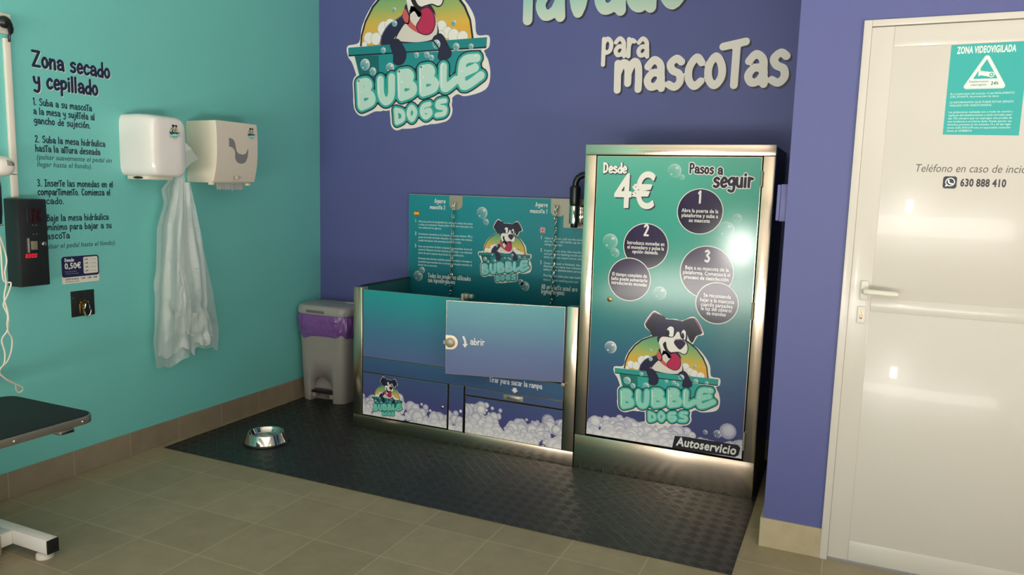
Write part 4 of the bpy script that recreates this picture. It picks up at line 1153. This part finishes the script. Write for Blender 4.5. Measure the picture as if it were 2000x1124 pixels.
def panel(name, x0, x1, z0, z1, stops=G, parent=None, y0=FY, th=.014, seed=None, top=None, n=0):
    o = obj(name, M().box(x0, x1, y0, y0 + th, z0, z1, .0012, 1), MT['steel'], parent or tb)
    P = Print((0, y0 - .0002, 0), (1, 0, 0), (0, 0, 1), rect=(x0 + .002, x1 - .002, z0 + .002, z1 - .002))
    zs = sorted({z0, z1} | {z for z, _ in stops if z0 < z < z1})
    for a, b in zip(zs, zs[1:]):
        P.convex([(x0, a), (x1, a), (x1, b), (x0, b)], lambda x, z: gcol(z, stops), 0)
    if n: foam(P, x0, x1, z0, top, n, seed, 1)
    return o, P
o, P = panel('front_panel', .797, 1.445, .444, .846); P.build('panel_print', MT['panel'], o)
o, P = panel('header_band', .797, 2.068, .352, .442, GB)
P.hand('Tirar para sacar la rampa', 1.632, .399, .030, .0020, (232, 226, 226), 1, w=.312, sub=3)
P.poly([(1.776, .384), (1.798, .384), (1.798, .372), (1.808, .372), (1.787, .355), (1.766, .372), (1.776, .372)], (232, 226, 226), 1)
P.build('panel_print', MT['panel'], o)
tl = lambda x: .225 - .02 * math.cos((x - .8) * 6) - max(0, x - 1.12) * .36
o, P = panel('cabinet_door', .797, 1.372, .090, .349, seed=5, top=tl, n=170)
logo(P, .972, .208, .220, 8, detail=True, tub=(24, 130, 126), letters=(122, 208, 186))
P.build('panel_print', MT['panel'], o)
kn = obj('cam_lock', M().lathe((1.345, 0, .214), [(.009, -.622), (.0085, -.626), (.004, -.628)], 20, 'y').lathe((1.345, 0, .214), [(.009, -.618), (.009, -.622)], 20, 'y'), MT['chrome'], o)
ts = lambda x: .175 + (x - 1.38) * .5
o, P = panel('centre_stile', 1.381, 1.474, .086, .350, seed=9, top=ts, n=48); P.build('panel_print', MT['panel'], o)
td_ = lambda x: .225 + .02 * math.sin((x - 1.5) * 9) + (.03 if x < 1.66 else 0) + (.03 if x > 1.97 else 0)
rd, P = panel('ramp_drawer', 1.484, 2.066, .307, .350, parent=tb); P.build('panel_print', MT['panel'], rd)
hp = obj('pull_handle', M().box(1.722, 1.838, -.6225, -.617, .312, .341, .002), MT['plate'], rd)
obj('handle_recess', M().box(1.742, 1.818, -.6232, -.622, .317, .336, .0005), MT['alu'], hp)
for x in (1.729, 1.831):
    obj('handle_screw', M().lathe((x, 0, .3265), [(.003, -.6225), (.0025, -.6245)], 10, 'y'), MT['chrome'], hp)
o, P = panel('ramp_front', 1.484, 2.066, .084, .298, seed=21, top=td_, n=210, y0=-.612); P.build('panel_print', MT['panel'], o)
# hinged gate, standing a little open
ga = Vector((1.440, -.770, 0)); gb = Vector((2.064, -.626, 0))
gu = (gb - ga).normalized(); gn = Vector((gu.y, -gu.x, 0)); gl = (gb - ga).length
gp = [ga, gb, gb - gn * .018, ga - gn * .018]
gate = obj('gate', M().prism([(p.x, p.y, .452) for p in gp], (0, 0, .402), .0012, 1), MT['steel'], tb)
GG = [(.45, (104, 116, 156)), (.60, (92, 124, 158)), (.74, (76, 152, 160)), (.86, (60, 158, 156))]
P = Print(ga + gn * .0003, gu, (0, 0, 1), rect=(.002, gl - .002, .454, .852))
P.strip(0, gl, [(z, c) for z, c in ((.452, (96, 104, 148)), (.60, (82, 110, 152)), (.74, (62, 134, 154)), (.854, (52, 146, 152)))])
P.hand('abrir', .136, .622, .036, .0024, (232, 228, 224), 1, w=.078)
ar = smooth_path([(.097, .662), (.108, .640), (.109, .618)], 6)
P.stroke([(.098, .660), (.107, .640), (.109, .622)], .0058, (232, 228, 224), 1)
P.poly([(.094, .621), (.124, .625), (.107, .602)], (232, 228, 224), 1.5)
P.build('panel_print', MT['panel'], gate)
def on_gate(x, z, d): 
    q = ga + gu * x + gn * d
    return (q.x, q.y, z)
pts = [(0, .588), (0, .666)] + [(.030 + .039 * math.sin(math.pi * i / 16), .627 + .039 * math.cos(math.pi * i / 16)) for i in range(17)]
lk = obj('lock_plate', M().prism([on_gate(x, z, .0006) for x, z in pts], gn * .0025, .0006, 1), MT['steel'], gate)
def disc_on_gate(x, z, prof, n=28):
    return M().loft([[on_gate(x + r * math.cos(2 * math.pi * i / n), z + r * math.sin(2 * math.pi * i / n), d) for i in range(n)] for r, d in prof])
obj('lock_barrel', disc_on_gate(.026, .626, [(.027, .003), (.027, .006), (.022, .007), (.021, .014), (.017, .016)]), MT['plate'], lk)
obj('key_slot', disc_on_gate(.021, .624, [(.007, .016), (.006, .019)], 4), MT['chrome'], lk)
obj('latch_bolt', M().prism([on_gate(-.012, .616, -.004), on_gate(.0, .616, -.004), on_gate(.0, .636, -.004), on_gate(-.012, .636, -.004)], gn * .008), MT['chrome'], gate)
obj('gate_hinge', M().lathe((2.0675, -.6215, 0), [(.0045, .462), (.0045, .848)], 12), MT['steel_dark'], tb)
obj('hinge_pin', M().box(2.058, 2.078, -.640, -.6225, .434, .452, .003), MT['plate'], tb)
obj('latch_post', M().box(1.446, 1.462, -.618, -.57, .45, .872, .002).box(1.462, 1.486, -.612, -.585, .846, .872, .003).box(1.487, 1.512, -.606, -.58, .848, .870, .003), MT['plate'], tb)
obj('side_panel', M().box(.737, .760, -.560, -.040, .03, .857, .002), MT['teal_inside'], tb)
obj('side_panel', M().box(2.112, 2.133, -.560, -.040, .03, .857, .002), MT['teal_inside'], tb)
obj('tub_floor', M().box(.760, 2.112, -.585, -.040, .40, .43), MT['teal_inside'], tb)
obj('rim_trim', M().box(.735, .764, -.560, -.040, .857, .861, .001), MT['steel_dark'], tb)
bp = obj('back_panel', M().box(.742, 2.135, -.034, -.0125, .03, 1.405, .0015, 1), MT['plate'], tb)
BS = [(.43, (4, 66, 82)), (.72, (6, 80, 96)), (.9, (16, 112, 124)), (1.15, (24, 132, 142)), (1.41, (28, 140, 148))]
P = Print((0, -.0342, 0), (1, 0, 0), (0, 0, 1), rect=(.744, 2.133, .43, 1.401))
P.strip(.744, 2.133, BS)
TW = (226, 228, 224)
P.hand('Agarre', 1.013, 1.352, .026, .0019, TW, 1, w=.078, align='R')
P.hand('mascota 2', 1.013, 1.313, .024, .0019, TW, 1, w=.112, align='R')
P.hand('Agarre', 1.712, 1.352, .026, .0019, TW, 1, w=.078, align='R')
P.hand('mascota 1', 1.712, 1.314, .024, .0019, TW, 1, w=.112, align='R')
P.convex(ngon(.801, 1.280, .0185, 24), (196, 44, 40), 1)
P.convex([(.784, 1.272), (.818, 1.272), (.8195, 1.280), (.818, 1.289), (.784, 1.289), (.7825, 1.280)], (240, 186, 40), 2)
ux, uz = 1.686, 1.213
P.convex(ngon(ux, uz, .0195, 24), (40, 46, 104), 1)
dg_ = [[(ux + a, uz + b), (ux - a, uz - b)] for a, b in ((-.013, -.013), (-.013, .013))]
st_ = [[(ux - .015, uz), (ux + .015, uz)], [(ux, uz - .015), (ux, uz + .015)]]
P.strokes(dg_, .0035, (230, 228, 226), 2); P.strokes(dg_, .0012, (200, 40, 50), 3)
P.strokes(st_, .0048, (230, 228, 226), 4); P.strokes(st_, .0026, (200, 40, 50), 5)
ES = [('Abra la puerta de la plataforma, saque la rampa de acceso', 1.224, .395), ('y suba a su mascota. Puede bañar hasta dos mascotas a la', 1.204, .395), ('vez utilizando los agarres.', 1.184, .172),
      ('Introduzca monedas en la máquina (importe mínimo 4€) y', 1.143, .395), ('pulse el modo de baño deseado. Si necesita más tiempo', 1.122, .395), ('puede introducir más monedas durante el baño.', 1.101, .318),
      ('Una vez termine el baño empezará a parpadear la luz de', 1.062, .395), ('control. Dispone de dos minutos para bajar a su mascota', 1.041, .395), ('antes de que empiece el proceso de desinfección.', 1.019, .338),
      ('Durante este tiempo también puede introducir monedas si', .984, .395), ('considera que necesita de un tiempo extra para terminar el', .962, .395), ('lavado de su mascota.', .941, .145)]
for b, z, w_ in ES: P.text(b, .817, z, .0125, (186, 214, 212), 1, w=w_, bold=.018)
for d, z in (('1', 1.222), ('2', 1.141), ('3', 1.060)): P.hand(d, .792, z, .020, .0014, TW, 1)
EN = [('Open the door, pull out the access ramp and get your', 1.160, .385), ('pet in. You can bathe up to two pets at a time', 1.142, .385), ('using the grips.', 1.123, .118),
      ('Insert coins into the machine (minimum 4€)', 1.085, .385), ('and press the bathing mode you want. If you need', 1.066, .385), ('time, you can insert more coins during the bath.', 1.046, .385),
      ('Once the bath is finished, the control light starts', 1.009, .385), ('flashing. You have two minutes to lower your pet', .990, .385), ('before the disinfection process begins.', .970, .32),
      ('During this time you can insert coins if you need', .934, .385), ('time to finish washing your pet.', .908, .228)]
for b, z, w_ in EN: P.text(b, 1.700, z, .0125, (186, 214, 212), 1, w=w_, bold=.018)
for d, z in (('1', 1.158), ('2', 1.083), ('3', 1.007)): P.hand(d, 1.676, z, .020, .0014, TW, 1)
P.hand('Todos los productos utilizados', .893, .868, .028, .0018, TW, 1, w=.312, sub=3)
P.hand('son hipoalergénicos', .893, .838, .028, .0018, TW, 1, w=.200, sub=3)
P.hand('All products used are', 1.690, .856, .028, .0018, TW, 1, w=.230, sub=3)
P.hand('hypoallergenic', 1.690, .828, .028, .0018, TW, 1, w=.150, sub=3)
bgc = lambda x, z: gcol(z, BS)
for x, z, r in ((1.275, 1.300, .038), (1.303, 1.245, .021), (.818, .872, .035), (.847, .912, .022), (1.552, .885, .020), (1.580, .862, .030)):
    P.bubble(x, z, r, bgc, .5, 1)
P.build('panel_print', MT['panel'], bp)
P = Print((0, -.0342, 0), (1, 0, 0), (0, 0, 1))
logo(P, 1.437, 1.050, .360, 3, detail=True, tub=(18, 128, 130), letters=(140, 200, 200))
P.build('emblem_print', MT['vinyl'], bp)
def hookplate(x0, x1, z0, extra=None):
    r = (x1 - x0) / 2
    pts = [(x1, 1.4045), (x0, 1.4045)] + [(x0 + r - r * math.cos(math.pi * i / 14), z0 + r * .7 - r * .7 * math.sin(math.pi * i / 14)) for i in range(15)]
    m = M().prism([(x, -.0372, z) for x, z in pts], (0, .0025, 0), .0004, 1)
    return m
o = obj('hook_plate', hookplate(1.043, 1.137, 1.312), MT['plate'], bp)
obj('shackle', M().tube([(1.078, -.0375, 1.362), (1.078, -.058, 1.362), (1.080, -.064, 1.350), (1.082, -.064, 1.335)], .0045, 10).tube([(1.098, -.0375, 1.362), (1.098, -.058, 1.362), (1.096, -.064, 1.350), (1.092, -.064, 1.335)], .0045, 10), MT['chrome'], o)
pts = [(2.13, 1.4045), (1.735, 1.4045)] + [(1.780 - .045 * math.cos(math.pi * i / 20), 1.3285 - .0315 * math.sin(math.pi * i / 20)) for i in range(17)] + [(1.818, 1.300), (1.818, 1.234), (2.13, 1.234)]
m = M().prism([(x, -.0372, z) for x, z in pts], (0, .0025, 0))
o = obj('hook_plate', m, MT['plate'], bp)
obj('shackle', M().tube([(1.766, -.0375, 1.364), (1.766, -.058, 1.364), (1.770, -.064, 1.352), (1.774, -.064, 1.337)], .0045, 10).tube([(1.787, -.0375, 1.364), (1.787, -.058, 1.364), (1.786, -.064, 1.352), (1.780, -.064, 1.337)], .0045, 10), MT['chrome'], o)
def chain(x, z0, n, label):
    m = M()
    for k in range(n):
        zc = z0 - k * .0258
        q = []
        for i in range(16):
            t = 2 * math.pi * i / 16
            a, b = .0075 * math.cos(t), .0105 * math.copysign(abs(math.sin(t)) ** .6, math.sin(t)) + (.006 if math.sin(t) > 0 else -.006)
            ang = .5 if k % 2 == 0 else 2.07
            q.append((x + a * math.cos(ang) - .012 * k / n, -.064 + a * math.sin(ang), zc + b))
        m.tube(q, .0026, 7, True)
    return tag(obj('tether_chain', m, MT['chrome'], loc=(x, -.064, z0)), label, 'chain', 'tether chains on the tub back panel')
chain(1.087, 1.330, 30, 'steel chain hanging in front of the Spanish instructions')
chain(1.778, 1.332, 30, 'steel chain hanging in front of the English instructions')
sp_ = thing('spray_gun', 'black spray hose grip in a steel clip beside the cabinet', 'spray hose', (1.908, -.10, 1.24))
obj('grip', M().lathe((1.908, -.10, 0), [(.026, 1.362), (.030, 1.375), (.032, 1.39), (.032, 1.472), (.024, 1.482)], 28), MT['black_plastic'], sp_)
obj('hose', M().tube([(1.908, -.10, 1.476), (1.909, -.10, 1.505), (1.922, -.10, 1.528), (1.945, -.10, 1.542), (1.975, -.10, 1.546), (2.02, -.098, 1.54), (2.07, -.09, 1.51), (2.10, -.085, 1.45)], .0185, 14), MT['black_plastic'], sp_)
obj('nozzle', M().lathe((1.908, -.10, 0), [(.019, 1.240), (.021, 1.244), (.021, 1.264), (.024, 1.365)], 24), MT['black_plastic'], sp_)
ck = obj('clip', M().lathe((1.908, -.10, 0), [(.031, 1.263), (.0315, 1.266), (.0315, 1.362), (.031, 1.366)], 32), MT['chrome'], sp_)
obj('clip_bracket', M().box(1.945, 1.985, -.075, -.0375, 1.258, 1.372, .003).box(1.930, 1.95, -.10, -.06, 1.27, 1.36, .003), MT['chrome'], sp_)
# ------------------------------------------------------------------ control cabinet
cc = thing('control_cabinet', 'tall steel-framed cabinet with a green printed door beside the tub', 'cabinet', (2.59, -.33, .004))
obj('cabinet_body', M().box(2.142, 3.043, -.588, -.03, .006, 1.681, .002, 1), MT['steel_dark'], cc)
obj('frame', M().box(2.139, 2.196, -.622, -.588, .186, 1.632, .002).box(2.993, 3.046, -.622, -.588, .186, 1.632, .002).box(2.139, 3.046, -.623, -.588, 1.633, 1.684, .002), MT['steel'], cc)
obj('kick_plate', M().box(2.139, 3.046, -.623, -.588, .004, .185, .002), MT['steel'], cc)
obj('gap_shade_slab', M().box(2.196, 2.993, -.606, -.589, .187, 1.632), MT['dark_in'], cc)  # dark slab standing in for the shade around the cabinet door
X0, X1, Z0, Z1 = 2.200, 2.988, .194, 1.629
dd = obj('cabinet_door', M().box(X0, X1, -.619, -.607, Z0, Z1, .0012, 1), MT['steel'], cc)
GS = [(.19, (66, 64, 118)), (.40, (62, 76, 122)), (.58, (56, 96, 132)), (.78, (44, 122, 130)), (.95, (44, 146, 132)), (1.25, (62, 164, 144)), (1.63, (92, 178, 156))]
gbg = lambda x, z: gcol(z, GS)
P = Print((0, -.6192, 0), (1, 0, 0), (0, 0, 1), rect=(X0 + .003, X1 - .003, Z0 + .003, Z1 - .003))
P.strip(X0, X1, GS)
ft = lambda x: .285 + .070 * math.exp(-((x - 2.50) / .13) ** 2) + .03 * math.sin(x * 17) - .02
foam(P, X0, X1, Z0, ft, 380, 33, 1, .008, .044)
P.suds(2.915, .322, .040, (214, 208, 220), (110, 106, 152), 6.2)
P.bubble(2.808, .300, .012, gbg, .7, 6)
P.bubble(2.866, .300, .020, gbg, .7, 6)
for x, z, r, k in ((2.588, 1.560, .034, .35), (2.625, 1.530, .014, .35), (2.285, 1.205, .040, .4), (2.312, 1.150, .024, .4), (2.845, 1.290, .040, .25), (2.892, 1.345, .023, .25), (2.548, .965, .034, .4), (2.312, .668, .032, .8)):
    P.bubble(x, z, r, gbg, k, 1)
P.build('door_print', MT['gloss'], dd)
P = Print((0, -.6192, 0), (1, 0, 0), (0, 0, 1))
logo(P, 2.6, .56, .525, 7, letters=(150, 214, 192))
P.build('emblem_print', MT['gloss'], dd)
P = Print((0, -.6192, 0), (1, 0, 0), (0, 0, 1))
CIR = [(2.720, 1.371, .109, '1', 1.412, [('Abra la puerta de la', 1.366, .172), ('plataforma y suba a', 1.343, .172), ('su mascota', 1.320, .100)]),
       (2.467, 1.192, .113, '2', 1.244, [('Introduzca monedas en', 1.198, .187), ('el monedero y pulse la', 1.176, .184), ('opción deseada.', 1.155, .132)]),
       (2.393, 1.022, .109, '', 0, [('El tiempo completo de', 1.036, .178), ('baño puede aumentarlo', 1.014, .185), ('introduciendo monedas', .993, .182)]),
       (2.768, 1.084, .127, '3', 1.134, [('Baje a su mascota de la', 1.093, .206), ('plataforma. Comenzará el', 1.070, .224), ('proceso de desinfección', 1.047, .212)]),
       (2.825, .939, .101, '', 0, [('Se recomienda', .966, .128), ('bajar a la mascota', .943, .160), ('cuando parpadee', .921, .150), ('la luz del control', .901, .145), ('de mandos', .880, .092)])]
for i, (x, z, r, num, nz, lines) in enumerate(CIR):
    L0 = 7 + (3 if i in (2, 4) else 0)
    P.convex(ngon(x, z, r, 48), (226, 226, 214), L0)
    P.convex(ngon(x, z, r - .0042, 48), lambda a, b: mixc(lin((30, 26, 50)), lin((58, 44, 84)), max(0, min(1, (b - z) / r))), L0 + 1)
    if num: P.hand(num, x - .012, nz, .054, .0048, (232, 228, 224), L0 + 2)
    for t, lz, w_ in lines: P.text(t, x, lz, .0168, (226, 222, 218), L0 + 2, w=w_, bold=.028, align='C')
P.hand('Desde', 2.234, 1.546, .047, .0076, (52, 52, 70), 7, w=.118, dx=.002, dy=-.002)
P.hand('Desde', 2.234, 1.546, .047, .0046, (240, 236, 226), 8, w=.118)
P.text('4€', 2.304, 1.374, .158, (66, 66, 84), 7, w=.212, bold=.022)
P.text('4€', 2.298, 1.380, .158, (238, 234, 224), 8, w=.212, bold=.022)
for body, x, z, w_, h, t in (('Pasos a', 2.660, 1.552, .152, .043, -.03), ('seguir', 2.774, 1.487, .178, .066, .03)):
    r = .0042 if h < .06 else .0062
    P.hand(body, x, z, h, r, (236, 232, 226), 7, w=w_, grow=.0042, tilt=t)
    P.hand(body, x, z, h, r, (44, 36, 56), 8, w=w_, tilt=t)
q = []
P.poly([(2.652, .192 + .004), (2.662, .258), (2.705, .262), (2.965, .262), (2.978, .250), (2.972, .212), (2.955, .200), (2.80, .196)], (36, 30, 42), 7)
P.text('Autoservicio', 2.672, .212, .042, (238, 234, 226), 8, w=.288, bold=.03, shear=.16)
P.build('lettering_print', MT['gloss'], dd)
kl = obj('cam_lock', M().lathe((2.297, 0, .914), [(.0125, -.620), (.0125, -.624), (.0085, -.626)], 24, 'y'), MT['brass'], dd)
obj('keyhole', M().box(2.292, 2.302, -.6268, -.6258, .9132, .9148), MT['dark_in'], kl)
for z0, z1 in ((1.494, 1.564), (.876, .956), (.241, .330)):
    h_ = obj('hinge', M().lathe((2.991, -.6245, 0), [(.0062, z0), (.0062, (z0 + z1) / 2 - .001)], 14).lathe((2.991, -.6245, 0), [(.0062, (z0 + z1) / 2 + .001), (.0062, z1)], 14).lathe((2.991, -.6245, 0), [(.0048, z0 + .001), (.0048, z1 - .001)], 12), MT['plate'], cc)
# painted box on the side of the door-side wall
bx = thing('junction_box', 'small violet painted box on the wall edge behind the cabinet', 'junction box', (3.12, -1.0, 1.352))
obj('box_base', M().box(3.112, 3.14, -1.045, -.96, 1.352, 1.501, .003), MT['purple_box'], bx)
obj('box_cover', M().box(3.098, 3.112, -1.043, -.962, 1.354, 1.499, .004), MT['purple_box'], bx)
# ------------------------------------------------------------------ notices on the white door
DY = -1.0948
sg = thing('surveillance_notice', 'teal video surveillance notice on the white door', 'notice', (3.772, -1.094, 1.69))
P = Print((0, DY, 0), (1, 0, 0), (0, 0, 1))
TG = (40, 170, 164)
WW = (232, 236, 226)
P.convex([(3.656, 1.690), (3.890, 1.686), (3.890, 2.006), (3.656, 2.004)], TG, 0)
P.text('ZONA VIDEOVIGILADA', 3.676, 1.9735, .0225, WW, 1, w=.178, bold=.035)
tri = lambda g: [(3.770, 1.955 + g * 1.6), (3.716 - g, 1.858 - g * .6), (3.824 + g, 1.858 - g * .6)]
def rtri(g, col, lay):
    t = tri(0)
    P.strokes([[a, b] for a, b in zip(t, t[1:] + t[:1])], g, col, lay)
    P.convex(t, col, lay + .5)
rtri(.009, WW, 1); rtri(.0068, (150, 176, 166), 2); rtri(.006, WW, 3)
P.convex([(3.770, 1.951), (3.7325, 1.8835), (3.8075, 1.8835)], TG, 4)
P.convex([(3.749, 1.897), (3.788, 1.889), (3.790, 1.905), (3.750, 1.912)], WW, 5)
P.convex([(3.7485, 1.893), (3.753, 1.893), (3.753, 1.920), (3.7485, 1.920)], WW, 5.5)
P.convex(ngon(3.788, 1.897, .0095, 20), WW, 6); P.convex(ngon(3.788, 1.897, .0065, 18), TG, 7); P.convex(ngon(3.788, 1.897, .003, 12), WW, 8)
P.stroke([(3.752, 1.909), (3.772, 1.9055)], .0006, TG, 7)
P.text('Establecimiento', 3.722, 1.871, .0075, (70, 120, 116), 5, w=.060, bold=.01)
P.text('videovigilado', 3.727, 1.860, .0075, (70, 120, 116), 5, w=.050, bold=.01)
P.text('24h', 3.788, 1.862, .011, (60, 116, 112), 5, w=.024, bold=.03, shear=.15)
for b, z, w_ in (('En cumplimiento del artículo 12 del REGLAMENTO', 1.832, .196), ('(UE) 2016/679, de protección de datos', 1.822, .150), ('LE INFORMAMOS QUE PUEDE ESTAR SIENDO', 1.802, .196), ('VIGILADO POR VIDEOCÁMARAS', 1.791, .130),
                 ('Las grabaciones realizadas son a modo de control y', 1.768, .196), ('vigilancia del establecimiento y serán borradas pasa-', 1.757, .196), ('das 72h siempre que no supongan una prueba de', 1.746, .196), ('una incidencia o accidente dado. Puede ejercer sus', 1.735, .196),
                 ('derechos previstos en los artículos 15 a 22 del regla-', 1.724, .196), ('mento (UE) 2016-679 ante el responsable contactán-', 1.713, .196), ('donos al: 630888410', 1.702, .078)):
    P.text(b, 3.668, z - .002, .0066, (200, 230, 222), 1, w=w_, bold=.008)
P.build('printed_face', MT['vinyl'], sg)
P = Print((0, DY, 0), (1, 0, 0), (0, 0, 1))
P.text('Teléfono en caso de incidencias', 3.576, 1.556, .0275, (96, 90, 88), 0, w=.43, shear=.2)
P.rrect(3.672, 3.716, 1.497, 1.541, .009, (38, 38, 60), 0)
P.convex(ngon(3.695, 1.5205, .0155, 28), WW, 1); P.poly([(3.680, 1.5035), (3.683, 1.514), (3.690, 1.507)], WW, 1.5)
P.convex(ngon(3.695, 1.5205, .0122, 28), (38, 38, 60), 2)
P.stroke([(3.6895, 1.527), (3.6905, 1.520), (3.696, 1.5145), (3.7025, 1.514)], .0026, WW, 3)
P.text('630 888 410', 3.727, 1.5065, .0255, (46, 42, 52), 0, w=.142, bold=.035)
o = P.build('door_lettering', MT['vinyl'], loc=(3.75, -1.094, 1.52))
tag(o, 'dark phone number lettering with a chat icon on the white door', 'lettering')
